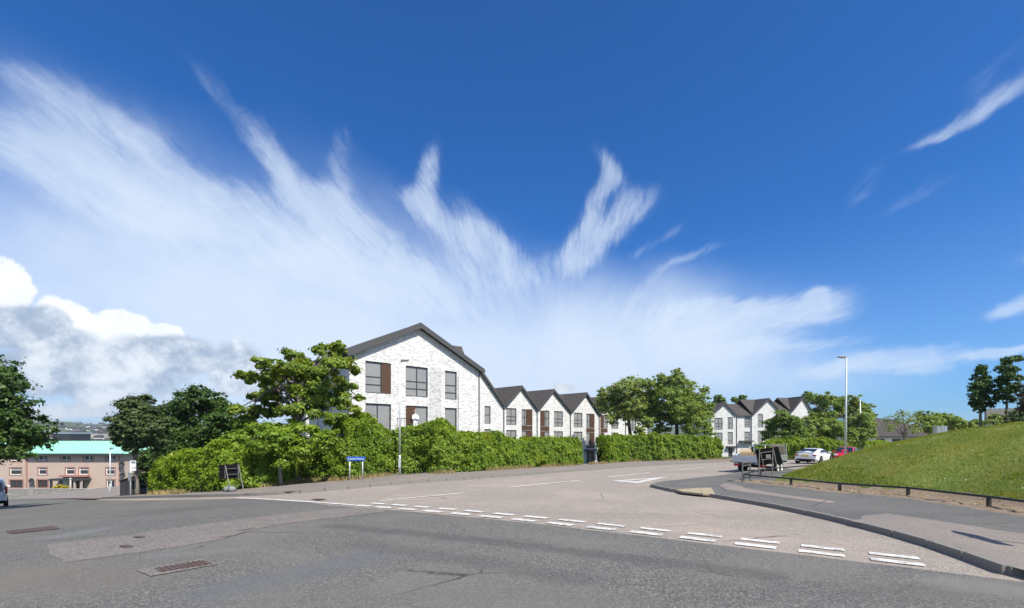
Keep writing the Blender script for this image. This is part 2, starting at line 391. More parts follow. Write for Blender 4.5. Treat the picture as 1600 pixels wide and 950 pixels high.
def road_paint():
    m, b = material('road_paint'); v = obc(b)
    n = b.noise(v, 9, 6, .75); n2 = b.noise(v, 70, 3, .7)
    w = b.add(b.mul(n, .7), b.mul(n2, .3))
    b.put(b.p.inputs['Base Color'], b.mix(b.ss(w, .40, .56), (.30, .28, .26), (.70, .69, .66))); b.p.inputs['Roughness'].default_value = .7
    return m
M['paint'] = road_paint()
def thin_paint():
    m, b = material('worn_paint'); v = obc(b); n = b.noise(v, 6, 6, .75)
    b.put(b.p.inputs['Base Color'], b.mix(b.ss(n, .36, .54), (.37, .33, .31), (.74, .73, .71))); b.p.inputs['Roughness'].default_value = .75
    return m
M['worn_paint'] = thin_paint()
def kerb_mat():
    m, b = material('kerb_concrete'); v = obc(b); oi = b.node('ShaderNodeObjectInfo')
    n = b.noise(v, 14, 6, .7); n2 = b.noise(v, 90, 3, .7)
    c = b.mix(n, (.12, .112, .10), (.24, .222, .20)); c = b.mix(b.mul(oi.outputs['Random'], .35), c, (.17, .155, .14)); c = b.mix(b.mul(n2, .3), c, (.30, .285, .26))
    b.put(b.p.inputs['Base Color'], c); b.p.inputs['Roughness'].default_value = .85; bump(b, n2, .4, .004)
    return m
M['kerb'] = kerb_mat()
def brick_mat():
    m, b = material('white_brick'); v = obc(b)
    sx = b.node('ShaderNodeSeparateXYZ'); b.l.new(v, sx.inputs[0])
    def br(c1, c2, mo, msize):
        t = b.node('ShaderNodeTexBrick'); b.l.new(b.xyz(sx.outputs[0], sx.outputs[2], 0), t.inputs['Vector'])
        t.inputs['Scale'].default_value = 1.0; t.inputs['Brick Width'].default_value = .225; t.inputs['Row Height'].default_value = .075
        t.inputs['Mortar Size'].default_value = msize; t.inputs['Color1'].default_value = c1; t.inputs['Color2'].default_value = c2; t.inputs['Mortar'].default_value = mo
        return t
    t = br((0, 0, 0, 1), (1, 1, 1, 1), (.5, .5, .5, 1), .006)
    st = b.noise(b.xyz(b.mul(sx.outputs[0], 1.1), b.mul(sx.outputs[2], 5.0), sx.outputs[1]), 1.6, 4, .65, .2)
    sel = b.add(b.mul(t.outputs['Color'], .55), b.mul(st, .75))
    c = b.ramp(sel, [(0.0, (.67, .665, .66)), (.60, (.65, .645, .64)), (.76, (.54, .535, .53)), (.96, (.36, .355, .35))])
    c = b.mix(t.outputs['Fac'], c, (.62, .615, .605))
    b.put(b.p.inputs['Base Color'], c); b.p.inputs['Roughness'].default_value = .85
    bump(b, b.add(b.mul(t.outputs['Fac'], -1), b.mul(b.noise(v, 60, 3, .6), .3)), .2, .005)
    return m
M['brick'] = brick_mat()
def tile_mat(name, c1, c2, row=.28, wdt=.24):
    m, b = material(name); v = b.node('ShaderNodeTexCoord').outputs['UV']
    t = b.node('ShaderNodeTexBrick'); b.l.new(v, t.inputs['Vector']); t.inputs['Scale'].default_value = 1.0
    t.inputs['Brick Width'].default_value = wdt; t.inputs['Row Height'].default_value = row; t.inputs['Mortar Size'].default_value = .012
    t.inputs['Color1'].default_value = tuple(c1) + (1,); t.inputs['Color2'].default_value = tuple(c2) + (1,); t.inputs['Mortar'].default_value = tuple(x * .5 for x in c1) + (1,)
    n = b.noise(obc(b), 2.5, 5, .6)
    b.put(b.p.inputs['Base Color'], b.mix(b.mul(n, .4), t.outputs[0], tuple(x * 1.3 for x in c2))); b.p.inputs['Roughness'].default_value = .8
    bump(b, b.mul(t.outputs['Fac'], -1), .6, .02)
    return m
M['roof_tile'] = tile_mat('roof_tile', (.036, .031, .030), (.075, .064, .059))
M['roof_tile_far'] = tile_mat('roof_tile_far', (.034, .028, .027), (.058, .048, .044))
M['trim'] = plain('trim_grey', (.066, .064, .064), .5, var=.08)
M['frame_dark'] = plain('window_frame_grey', (.045, .046, .05), .4, var=.1)
def wood_mat(name, c1, c2, boards=.09):
    m, b = material(name); v = obc(b); sx = b.node('ShaderNodeSeparateXYZ'); b.l.new(v, sx.inputs[0])
    g = b.noise(b.xyz(b.mul(sx.outputs[0], 30), b.mul(sx.outputs[1], 30), b.mul(sx.outputs[2], 1.5)), 1, 4, .6)
    b.put(b.p.inputs['Base Color'], b.mix(g, c1, c2)); b.p.inputs['Roughness'].default_value = .6
    return m
M['brown_wood'] = wood_mat('brown_cladding', (.055, .026, .014), (.115, .056, .03))
M['beige_wood'] = wood_mat('pale_timber', (.42, .30, .18), (.60, .46, .30))
def glass_mat(name, base, rough=.08):
    m, b = material(name); v = obc(b); n = b.noise(v, .9, 4, .6)
    b.put(b.p.inputs['Base Color'], b.mix(n, tuple(x * .8 for x in base), tuple(x * 1.2 for x in base)))
    b.p.inputs['Roughness'].default_value = rough; b.p.inputs['IOR'].default_value = 1.5; b.p.inputs['Specular IOR Level'].default_value = .6
    return m
M['pane'] = glass_mat('window_glass', (.25, .25, .25), .16)
M['pane_dark'] = glass_mat('dark_window_glass', (.05, .05, .058), .06)
M['car_glass'] = glass_mat('car_glass', (.018, .022, .03), .04)
def render_mat():
    m, b = material('pink_render'); v = obc(b)
    n = b.noise(v, .5, 5, .6); n2 = b.noise(v, 25, 3, .6); sx = b.node('ShaderNodeSeparateXYZ'); b.l.new(v, sx.inputs[0])
    st = b.noise(b.xyz(b.mul(sx.outputs[0], 2.2), b.mul(sx.outputs[2], .18), 0), 1.5, 4, .6)
    c = b.mix(n, (.46, .35, .292), (.545, .43, .36)); c = b.mix(b.mul(b.ss(st, .5, .75), .35), c, (.36, .24, .20))
    b.put(b.p.inputs['Base Color'], c); b.p.inputs['Roughness'].default_value = .9; bump(b, n2, .4, .01)
    return m
M['pink'] = render_mat()
M['pink_dark'] = plain('dark_pink_margin', (.33, .17, .145), .85)
M['green_roof'] = plain('green_metal_roof', (.30, .62, .47), .6, var=.10, scale=1.2)
M['white'] = plain('white_paint', (.80, .80, .79), .45, var=.05)
M['black'] = plain('black_sheet', (.008, .008, .009), .7, var=.3, spec=.15)
M['dark_metal'] = plain('dark_painted_steel', (.028, .030, .032), .45, var=.25, scale=20)
M['galv'] = plain('galvanised_steel', (.58, .61, .64), .42, .35, var=.18, scale=14)
M['grey_metal'] = plain('weathered_steel', (.22, .21, .20), .55, .5, var=.25, scale=14)
M['alu'] = plain('aluminium_panel', (.55, .58, .62), .35, .8, var=.12, scale=8)
M['blue'] = plain('blue_sign_face', (.012, .10, .46), .4, var=.1)
M['yellow_plate'] = plain('yellow_plate', (.72, .50, .06), .4, var=.05)
M['tyre'] = plain('tyre_rubber', (.018, .018, .018), .8)
M['red_lamp'] = plain('red_lamp', (.35, .012, .015), .2)
M['clear_lamp'] = plain('clear_lamp', (.62, .64, .66), .12)
M['white_car'] = plain('white_car_paint', (.76, .77, .78), .25, var=.03, coat=.8)
M['red_car'] = plain('red_car_paint', (.56, .014, .03), .25, var=.05, coat=.8)
M['dark_car'] = plain('dark_blue_car_paint', (.012, .018, .03), .25, var=.1, coat=.8)
M['van_paint'] = plain('white_van_paint', (.70, .72, .74), .25, var=.04, coat=.7)
M['stone'] = plain('rubble_stone', (.30, .28, .265), .9, var=.5, scale=2.2)
M['cardboard'] = plain('cardboard', (.50, .345, .20), .8, var=.12)
M['sack'] = plain('grey_sandbag', (.22, .23, .22), .85, var=.25, scale=10)
M['cover_iron'] = plain('cast_iron', (.13, .085, .07), .6, .4, var=.4, scale=40)
M['concrete'] = plain('pale_concrete', (.40, .36, .335), .85, var=.22, scale=18)
M['tactile'] = plain('yellow_paving', (.33, .275, .175), .85, var=.18, scale=14)
M['statue'] = plain('white_clothing', (.80, .79, .77), .7, var=.05)
M['skin'] = plain('pale_skin', (.62, .47, .40), .6, var=.05)
M['hair'] = plain('fair_hair', (.34, .24, .15), .7, var=.2)
def bark_mat(name, c1, c2):
    m, b = material(name); v = obc(b); sx = b.node('ShaderNodeSeparateXYZ'); b.l.new(v, sx.inputs[0])
    n = b.noise(b.xyz(b.mul(sx.outputs[0], 12), b.mul(sx.outputs[1], 12), b.mul(sx.outputs[2], 2.5)), 1, 6, .7)
    b.put(b.p.inputs['Base Color'], b.mix(n, c1, c2)); b.p.inputs['Roughness'].default_value = .9; bump(b, n, .7, .02)
    return m
M['bark'] = bark_mat('bark_grey', (.10, .085, .07), (.27, .24, .205))
M['bark_dark'] = bark_mat('bark_dark', (.05, .04, .032), (.14, .115, .09))
def leaf_mat(name, cols, transl=.38, rough=.5):
    m, b = material(name); g = b.node('ShaderNodeNewGeometry')
    n = b.noise(g.outputs['Position'], .8, 3, .6)
    f = b.add(b.mul(g.outputs['Random Per Island'], .7), b.mul(b.ss(n, .3, .7), .3))
    k = len(cols) - 1
    c = b.ramp(f, [(i / k, x) for i, x in enumerate(cols)])
    n2 = b.noise(g.outputs['Position'], .33, 4, .6); c = b.mix(b.mul(b.ss(n2, .5, .72), .5), c, b.mix(1.0, c, (1.35, 1.05, .75), 'MULTIPLY'))
    b.put(b.p.inputs['Base Color'], c); b.p.inputs['Roughness'].default_value = rough; b.p.inputs['Specular IOR Level'].default_value = .35
    t = b.node('ShaderNodeBsdfTranslucent'); b.l.new(b.mix(1.0, c, (1.5, 1.35, .55), 'MULTIPLY'), t.inputs[0])
    mx = b.node('ShaderNodeMixShader'); mx.inputs[0].default_value = transl
    b.l.new(b.p.outputs[0], mx.inputs[1]); b.l.new(t.outputs[0], mx.inputs[2])
    b.l.new(mx.outputs[0], b.nt.nodes['Material Output'].inputs[0])
    return m
M['leaf_sycamore'] = leaf_mat('sycamore_leaf', [(0.072, 0.133, 0.021), (0.132, 0.215, 0.025), (0.204, 0.290, 0.034), (0.324, 0.345, 0.046)], .4)
M['leaf_dark'] = leaf_mat('dark_leaf', [(0.034, 0.060, 0.023), (0.056, 0.095, 0.030), (0.085, 0.126, 0.037), (0.133, 0.151, 0.062)], .2)
M['leaf_dense'] = leaf_mat('dense_leaf', [(0.059, 0.116, 0.021), (0.101, 0.183, 0.025), (0.157, 0.253, 0.031), (0.229, 0.308, 0.039)], .35)
M['leaf_shade'] = leaf_mat('deep_green_leaf', [(.022, .058, .016), (.040, .092, .020), (.066, .130, .024), (.105, .165, .032)], .3)
M['leaf_hedge'] = leaf_mat('hedge_leaf', [(0.068, 0.149, 0.018), (0.137, 0.239, 0.023), (0.217, 0.327, 0.029), (0.343, 0.401, 0.039)], .38)
M['leaf_lime'] = leaf_mat('lime_leaf', [(0.096, 0.187, 0.019), (0.176, 0.284, 0.023), (0.257, 0.365, 0.031), (0.337, 0.405, 0.041)], .45)
M['leaf_olive'] = leaf_mat('olive_leaf', [(0.110, 0.171, 0.045), (0.180, 0.262, 0.061), (0.269, 0.340, 0.089), (0.381, 0.431, 0.137)], .32)
M['leaf_mid'] = leaf_mat('mid_green_leaf', [(0.085, 0.155, 0.030), (0.146, 0.238, 0.043), (0.224, 0.318, 0.055), (0.354, 0.398, 0.091)], .33)
M['leaf_purple'] = leaf_mat('dusky_leaf', [(0.037, 0.044, 0.029), (0.060, 0.060, 0.037), (0.087, 0.071, 0.047), (0.124, 0.092, 0.062)], .2)
M['dry_grass'] = leaf_mat('dry_grass', [(.20, .16, .07), (.32, .26, .12), (.42, .34, .18), (.16, .19, .06)], .3)
M['grass_blade'] = leaf_mat('grass_blade', [(.10, .165, .018), (.16, .225, .022), (.23, .265, .030), (.36, .31, .08)], .35)
M['daisy'] = plain('white_petals', (.80, .80, .76), .6)
M['yellow_flower'] = leaf_mat('yellow_flower', [(.45, .34, .03), (.62, .46, .03), (.16, .22, .03), (.7, .55, .06)], .3)
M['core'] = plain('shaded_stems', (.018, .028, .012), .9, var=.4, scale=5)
def grass_mat():
    m, b = material('mown_grass'); v = obc(b)
    n = b.noise(v, .45, 6, .65, .3); n2 = b.noise(v, 6, 5, .7); n3 = b.noise(v, 45, 4, .75); n4 = b.noise(v, 2.2, 6, .7, .4)
    c = b.mix(b.ss(n, .35, .65), (.115, .18, .020), (.215, .225, .042)); c = b.mix(b.mul(b.ss(n2, .48, .7), .7), c, (.29, .24, .09)); c = b.mix(b.mul(b.ss(n4, .5, .68), .75), c, (.085, .14, .016)); c = b.mix(b.mul(n3, .5), c, (.075, .12, .015))
    b.put(b.p.inputs['Base Color'], c); b.p.inputs['Roughness'].default_value = .9; bump(b, b.add(n2, n3), .7, .05)
    return m
M['grass'] = grass_mat()
def dirt_mat():
    m, b = material('dry_soil'); v = obc(b)
    n = b.noise(v, 3, 6, .7); n2 = b.noise(v, 24, 5, .75)
    c = b.mix(n, (.16, .112, .078), (.30, .23, .165)); c = b.mix(b.mul(b.ss(n2, .5, .8), .6), c, (.46, .38, .29)); c = b.mix(b.mul(b.ss(n2, .2, .4, 1, 0), .6), c, (.08, .055, .04))
    b.put(b.p.inputs['Base Color'], c); b.p.inputs['Roughness'].default_value = .95; bump(b, b.add(n, n2), .9, .04)
    return m
M['dirt'] = dirt_mat()
def land_mat():
    m, b = material('land'); v = obc(b)
    n = b.noise(v, .004, 6, .6); n2 = b.noise(v, .02, 6, .7); n3 = b.noise(v, .5, 6, .7)
    c = b.mix(b.ss(n2, .35, .65), (.045, .075, .028), (.105, .115, .055)); c = b.mix(b.mul(b.ss(n, .5, .7), .6), c, (.16, .15, .085)); c = b.mix(b.mul(n3, .5), c, (.06, .085, .025))
    b.put(b.p.inputs['Base Color'], c); b.p.inputs['Roughness'].default_value = .95
    return m
M['land'] = land_mat()

# ------------------------------------------------------------------ ground, mound, roads
FRONT = [at(556, 790), at(1360, 874.5)]              # front line of the give-way marks
def mound_edges():
    a = atl([(1700, 830), (1545, 795), (1419, 778), (1312, 769), (1236, 760), (1166, 753)])
    return a
RAILPX = [(1161, 755, 743.5), (1236, 763, 752.3), (1312, 772.6, 758.5), (1419, 781, 764.4), (1545, 799, 778), (1700, 824, 799)]
RAIL = [at(p[0], p[1]) for p in RAILPX]
cornerX, cornerY = RAIL[0]
ROADDIR = np.array([.76, .65]); ROADDIR /= np.linalg.norm(ROADDIR)
def mound_h(x, y):
    """height of the grass bank above the ground sheet"""
    x = np.asarray(x, float); y = np.asarray(y, float)
    rx = np.array([p[0] for p in RAIL][::-1]); ry = np.array([p[1] for p in RAIL][::-1])
    d1 = (x - np.interp(y, ry, rx)) * .97 - .75                                   # from the rail, to the right
    nx, ny = ROADDIR[1], -ROADDIR[0]
    d2 = (x - cornerX) * nx + (y - cornerY) * ny - .5                             # from the road behind
    k = .8; d = -np.log(np.exp(-d1 / k) + np.exp(-d2 / k)) * k
    d = np.where(np.isfinite(d), d, np.minimum(d1, d2))
    t = np.clip(d / 10.5, 0, 1); h = 2.52 * (1 - (1 - t) ** 2.25)
    return np.where(d > 0, h, np.minimum(0, d * .3))
def build_ground():
    t = np.linspace(-1, 1, 181); s = np.sinh(t * 5.3) / math.sinh(5.3) * 7000
    X, Y = np.meshgrid(s, s + 30, indexing='xy'); x = X.ravel(); y = Y.ravel()
    z = gnd(x, y) - .07; R = np.hypot(x, y)
    n1 = vnoise(np.stack([x / 420, y / 420, x * 0], 1)) - .5; n2 = vnoise(np.stack([x / 90, y / 90, x * 0 + 3], 1)) - .5
    far = np.clip((R - 160) / 700, 0, 1); far = far * far * (3 - 2 * far)
    hill = np.clip((R - 1000) / 2300, 0, 1); hz = -26 + 76 * hill ** .8 + n1 * 26 * hill + n2 * 6 * hill
    z = z * (1 - far) + hz * far
    z -= np.where((y > 46) & (y < 74) & (x > 3) & (x < 24), .35, 0)
    n = len(s); idx = np.arange(n * n).reshape(n, n)
    q = np.stack([idx[:-1, :-1], idx[:-1, 1:], idx[1:, 1:], idx[1:, :-1]], -1).reshape(-1, 4)
    me = bpy.data.meshes.new('ground'); me.from_pydata(np.stack([x, y, z], 1).tolist(), [], q.tolist())
    o = link('ground', me, None, M['land'], True); o['kind'] = 'structure'
build_ground()
# side road (pale) under everything, then the darker main road over it
kerbL = [(110, 778.8), (180, 780), (250, 780), (330, 779), (400, 777), (450, 774.5), (501, 769), (571, 761), (640, 756.5), (740, 749), (815, 743), (890, 737.5), (990, 729.5), (1090, 724), (1140, 721.5)]
KL = atl(kerbL)
_k = np.array(KL); _t = np.cumsum(np.r_[0, np.linalg.norm(np.diff(_k, axis=0), axis=1)])
_ks = _k.copy()
for _ in range(3): _ks[1:-1] = _ks[1:-1] * .5 + (_ks[:-2] + _ks[2:]) * .25
_ks[9:] = _k[9:]; KL = [tuple(p) for p in _ks]
dL = (np.array(KL[-1]) - np.array(KL[-3])); dL /= np.linalg.norm(dL)
KL.append(tuple(np.array(KL[-1]) + dL * 30)); KL.append(tuple(np.array(KL[-1]) + dL * 60))
noseU = atl([(1018, 761), (1025, 757), (1045, 754.5), (1075, 751.3), (1125, 745.6), (1157, 741)])
dR = np.array(ROADDIR); endR = np.array(noseU[-1]); noseU += [tuple(endR + dR * k) for k in (4, 12, 30, 60)]
kerbR = atl([(1018, 761), (1045, 768), (1094, 774.5), (1139, 781.5), (1210, 794), (1289, 811), (1330, 821), (1431, 848), (1499, 871), (1574, 899)])
side = KL[1:] + [tuple(np.array(noseU[-1]) + np.array((4, -4)))] + noseU[::-1] + kerbR[1:] + [at(1640, 925), (6.2, 3.2), (-12, 6), (-22, 18)]
KLo = [(p[0] - .15, p[1] + .4) for p in KL]
side_road = sheet('side_road', KLo[1:] + [(noseU[-1][0] + 14, noseU[-1][1] + 2)] + [(14.5, 22.5), (9, 12), (8.5, 4.4), (6, 3.4), (-8, 10), (-16, 17), (-27, 28)], 0.0, M['pale_asphalt'], 2.0, None, 'structure')
fl = np.array(FRONT[1]) - np.array(FRONT[0]); fl /= np.linalg.norm(fl); fn = np.array((-fl[1], fl[0]))   # fn points to the far side
if fn[1] < 0: fn = -fn
def onfront(s, o): p = np.array(FRONT[0]) + fl * s + fn * o; return (float(p[0]), float(p[1]))
LF = float(np.linalg.norm(np.array(FRONT[1]) - np.array(FRONT[0])))
edge = atl([(-60, 782.5), (0, 781), (60, 780), (110, 780), (180, 782), (250, 782), (330, 780), (369, 779), (420, 781), (466, 784)])
main_poly = [(-75, 62), (-62, 52)] + edge + [onfront(-.5, -.25), onfront(LF + .8, -.3), onfront(LF + 4.5, -.6), (22, -1), (30, -14), (-30, -14), (-75, 10)]
main_road = sheet('main_road', main_poly, .006, M['dark_asphalt'], .75, None, 'structure', .16)
def patch(name, px, off, mat, parent, grid=.35): return sheet(name, atl(px), off, mat, grid, parent, None, .22)
patch('road_patch', [(71, 852), (101, 879), (200, 866), (322, 848), (304, 838), (427, 821), (600, 800.5), (590, 792.5), (517, 796), (397, 809), (285, 824), (202, 836)], .011, M['patch_asphalt'], main_road)
# markings of the junction
marks = {}
def quadmark(s0, s1, o0, o1, name='road_marking', mat='paint', sk=0.0):
    return sheet(name, [onfront(s0, o0), onfront(s1, o0), onfront(s1 + sk, o1), onfront(s0 + sk, o1)], .014, M[mat], .22, main_road, None, .035)
per = LF / 13.0
for k in range(14):
    quadmark(k * per, k * per + .66 * per, -.10, .13)
    quadmark(k * per + .02, k * per + .02 + .66 * per, .42, .63)
for px, w in (([(369, 778.4), (420, 780.6), (466, 783.5), (524, 787.4), (553, 789.8)], .13),):
    pts = [np.array(p) for p in atl(px)]
    lo = []; hi = []
    for i, p in enumerate(pts):
        d = pts[min(i + 1, len(pts) - 1)] - pts[max(i - 1, 0)]; d /= np.linalg.norm(d); nn = np.array((-d[1], d[0])) * w / 2
        lo.append(tuple(p - nn)); hi.append(tuple(p + nn))
    sheet('road_marking', lo + hi[::-1], .015, M['worn_paint'], .7, main_road)
def linemark(a, b, w, mat='worn_paint'):
    p, q = np.array(at(*a)), np.array(at(*b)); d = (q - p) / np.linalg.norm(q - p); nn = np.array((-d[1], d[0])) * w / 2
    sheet('road_marking', [tuple(p - nn), tuple(q - nn), tuple(q + nn), tuple(p + nn)], .012, M[mat], 1.0, side_road)
for a in (((592, 783.5), (725, 770.5), .12), ((797, 761.3), (905, 751), .14), ((948, 745.6), (1015, 738.8), .14), ((1062, 734), (1100, 730.5), .16)): linemark(*a)
tri_o = [(956, 751.6), (1044, 745.3), (996, 755.3)]; tri_i = [(975, 751.4), (1017, 748.2), (995, 752.6)]
to, ti = atl(tri_o), atl(tri_i)
for i in range(3):
    j = (i + 1) % 3; sheet('road_marking', [to[i], to[j], ti[j], ti[i]], .012, M['paint'], 1.0, side_road)
# iron covers set in the main road
def cover(px_sur, px_cov, label):
    root = empty('manhole_cover', (*np.mean(atl(px_cov), 0), 0.0), 0, label, 'manhole cover', 'iron covers in the road')
    root.location.z = g1(root.location.x, root.location.y)
    def part(name, px, off, mat):
        o = sheet(name, atl(px), off, mat, .4, None); o.parent = root; o.matrix_parent_inverse = Matrix.Translation(-root.location); return o
    if px_sur: part('surround', px_sur, .017, M['patch_asphalt'])
    q = [np.array(p) for p in atl(px_cov)]
    part('lid', px_cov, .021, M['cover_iron'])
    mb = MB()
    for k in range(1, 9):
        a = q[0] + (q[3] - q[0]) * k / 9; b_ = q[1] + (q[2] - q[1]) * k / 9
        mb.bar((a[0], a[1], g1(*a) + .024), (b_[0], b_[1], g1(*b_) + .024), .018, .012)
    o = mb.build('rib', M['cover_iron'], root); o.matrix_parent_inverse = Matrix.Translation(-root.location)
cover([(212, 892), (236, 902), (341, 883), (316, 875)], [(240, 890), (250, 896), (333, 883), (318, 877)], 'large rusty cover in a pale concrete surround nearest the camera')
cover(None, [(9, 831), (19, 835), (95, 827), (84, 822.5)], 'worn rectangular cover at the left edge of the dark road')
cover(None, [(186, 855), (196, 857), (209, 855), (199, 853)], 'small dark cover in the pinkish patch, the nearer of the two')
cover(None, [(208, 841), (218, 842), (227, 840), (217, 839)], 'small dark cover in the pinkish patch, the farther of the two')
cover(None, [(486, 781.5), (500, 782.3), (510, 781), (497, 780.3)], 'little dark cover on the pale road near the left kerb')
# pavements
PH = .115
hedge_base = [(228, 773), (285, 771.5), (345, 768), (381, 764), (430, 759), (483, 753), (546, 750), (621, 742), (700, 739.5), (740, 737), (840, 730), (912, 726.5), (990, 721), (1070, 719), (1137, 717.5)]
HB = atl(hedge_base, PH)
back = [(p[0] - 1.4, p[1] + 1.6) for p in HB]
ext = tuple(np.array(back[-1]) + dL * 80)
pav_left = sheet('pavement_by_hedge', KL[1:] + [ext] + back[::-1] + [at(205, 775)], PH, M['pave_pink'], 2.0, None, 'structure')
# pavement over the far street at left
farpav = atl([(-80, 783), (0, 781.2), (60, 780), (112, 779.2)])
sheet('far_pavement', farpav + [at(190, 779), at(200, 775), (-30, 60), (-75, 80), (-95, 75)], .03, M['pave_pink'], 3.0, None, 'structure')
right_pav_poly = noseU[:6] + [tuple(endR + dR * 6)] + [(16.5, 21), (15.5, 12), (16, 6.0), at(1720, 906)] + kerbR[::-1][:-1]
pav_right = sheet('pavement_by_bank', right_pav_poly, PH, M['pave_grey'], 1.0, None, 'structure')
sheet('pavement_strip', atl([(1330, 815), (1352, 806), (1385, 802), (1490, 817), (1600, 835), (1800, 872), (1640, 900), (1572, 884), (1499, 857), (1431, 836), (1345, 817)], PH), PH + .005, M['pave_pink'], .35, pav_right, None, .25)
sheet('pavement_patch', atl([(1050, 757.5), (1100, 751), (1125, 758.5), (1098, 761)], PH), PH + .005, M['dark_asphalt'], .35, pav_right, None, .3)
sheet('pavement_patch', atl([(1124, 759), (1136, 754.5), (1150, 757), (1178, 766), (1300, 783), (1296, 786), (1165, 770), (1132, 764)], PH), PH + .006, M['pave_pink'], .35, pav_right, None, .3)
# kerb stones
def kerb(name, pts, width, side_, stone=.91):
    root = empty(name, (pts[0][0], pts[0][1], g1(*pts[0]))); root['kind'] = 'structure'
    me = None; P = [np.array(p) for p in pts]; seg = np.cumsum([0] + [np.linalg.norm(P[i + 1] - P[i]) for i in range(len(P) - 1)])
    n = max(1, int(seg[-1] / stone))
    def pos(s): return np.array([np.interp(s, seg, [p[k] for p in P]) for k in (0, 1)])
    H_ = .30
    for i in range(n):
        s0, s1 = i * seg[-1] / n, (i + 1) * seg[-1] / n; a, b_ = pos(s0), pos(s1); d = (b_ - a); L = np.linalg.norm(d); d /= L
        nn = np.array((-d[1], d[0])) * side_; mid = (a + b_) / 2 + nn * (width / 2 - .045)
        if me is None:
            bm = bmesh.new(); bmesh.ops.create_cube(bm, size=1.0); bmesh.ops.scale(bm, vec=(seg[-1] / n - .018, width, H_), verts=bm.verts)
            bmesh.ops.bevel(bm, geom=[e for e in bm.edges if all(v.co.z > 0 for v in e.verts)], offset=.014, segments=2, affect='EDGES')
            me = bpy.data.meshes.new('kerb_stone'); bm.to_mesh(me); bm.free(); me.materials.append(M['kerb'])
        z0, z1 = g1(*a), g1(*b_)
        o = bpy.data.objects.new('kerb_stone', me); COL.objects.link(o); o.parent = root
        o.location = Vector((mid[0], mid[1], (z0 + z1) / 2 + PH + .006 - H_ / 2 + random.uniform(-.004, .004))) - root.location
        o.rotation_euler = (0, -math.atan2(z1 - z0, L), math.atan2(d[1], d[0]))
        o.scale = (L / (seg[-1] / n) * .998 if L > 0 else 1, 1, 1)
random.seed(3)
kerb('kerb_by_hedge', KL[1:15], .15, 1)
kerb('kerb_by_bank', kerbR, .15, 1)
kerb('kerb_by_side_road', noseU[:7], .15, -1)
kerb('kerb_at_corner', [kerbR[-1], at(1625, 901), at(1720, 907)], .15, 1)
# tactile slabs on the dropped kerb
ts = [np.array(p) for p in atl([(1056, 765.2), (1074, 763.8), (1093, 762.6), (1111, 762.3)], PH)]; tb = [np.array(p) for p in atl([(1066, 768.3), (1079, 769.7), (1098, 771.7), (1118, 772.2)], PH)]
for i in range(3):
    a, b_, c, d = ts[i], ts[i + 1], tb[i + 1], tb[i]
    sh = lambda p, q: tuple(p + (q - p) * .02)
    cen = (a + b_ + c + d) / 4
    mb = MB(); top = [tuple(cen + (p - cen) * .97) for p in (a, b_, c, d)]
    zt = [g1(*p) + PH + .012 for p in top]
    mb.raw([(p[0], p[1], z) for p, z in zip(top, zt)] + [(p[0], p[1], z - .06) for p, z in zip(top, zt)], [(0, 1, 2, 3), (4, 7, 6, 5), (0, 4, 5, 1), (1, 5, 6, 2), (2, 6, 7, 3), (3, 7, 4, 0)])
    mb.build('tactile_slab', M['tactile'], pav_right)
# grass bank
def bank_rough(x, y, h): return (vnoise(np.stack([x / 1.7, y / 1.7, x * 0], 1)) - .5) * .16 * np.clip(h, 0, 1) + (vnoise(np.stack([x / .9, y / .9, x * 0], 1)) - .5) * .07 * np.clip(h * 3, 0, 1)
def bank_z(x, y):
    h = mound_h(x, y); return gnd(x, y) + h + .13 + bank_rough(x, y, h)
def build_bank():
    xs = np.concatenate([np.arange(8.5, 32, .3), np.arange(32, 75, 3.0)]); ys = np.concatenate([np.arange(4, 44, .3), np.arange(44, 80, 3.0)])
    X, Y = np.meshgrid(xs, ys); x, y = X.ravel(), Y.ravel(); h = mound_h(x, y)
    z = gnd(x, y) + h + .13 * (h > 0) + bank_rough(x, y, h)
    z = np.where(h <= 0, gnd(x, y) + .115 + h, z)
    idx = np.arange(len(x)).reshape(X.shape); q = np.stack([idx[:-1, :-1], idx[:-1, 1:], idx[1:, 1:], idx[1:, :-1]], -1).reshape(-1, 4)
    keep = (h[q] > -.3).any(1)
    me = bpy.data.meshes.new('grass_bank'); me.from_pydata(np.stack([x, y, z], 1).tolist(), [], q[keep].tolist())
    o = link('grass_bank', me, None, M['grass'], True); o['kind'] = 'structure'
build_bank()
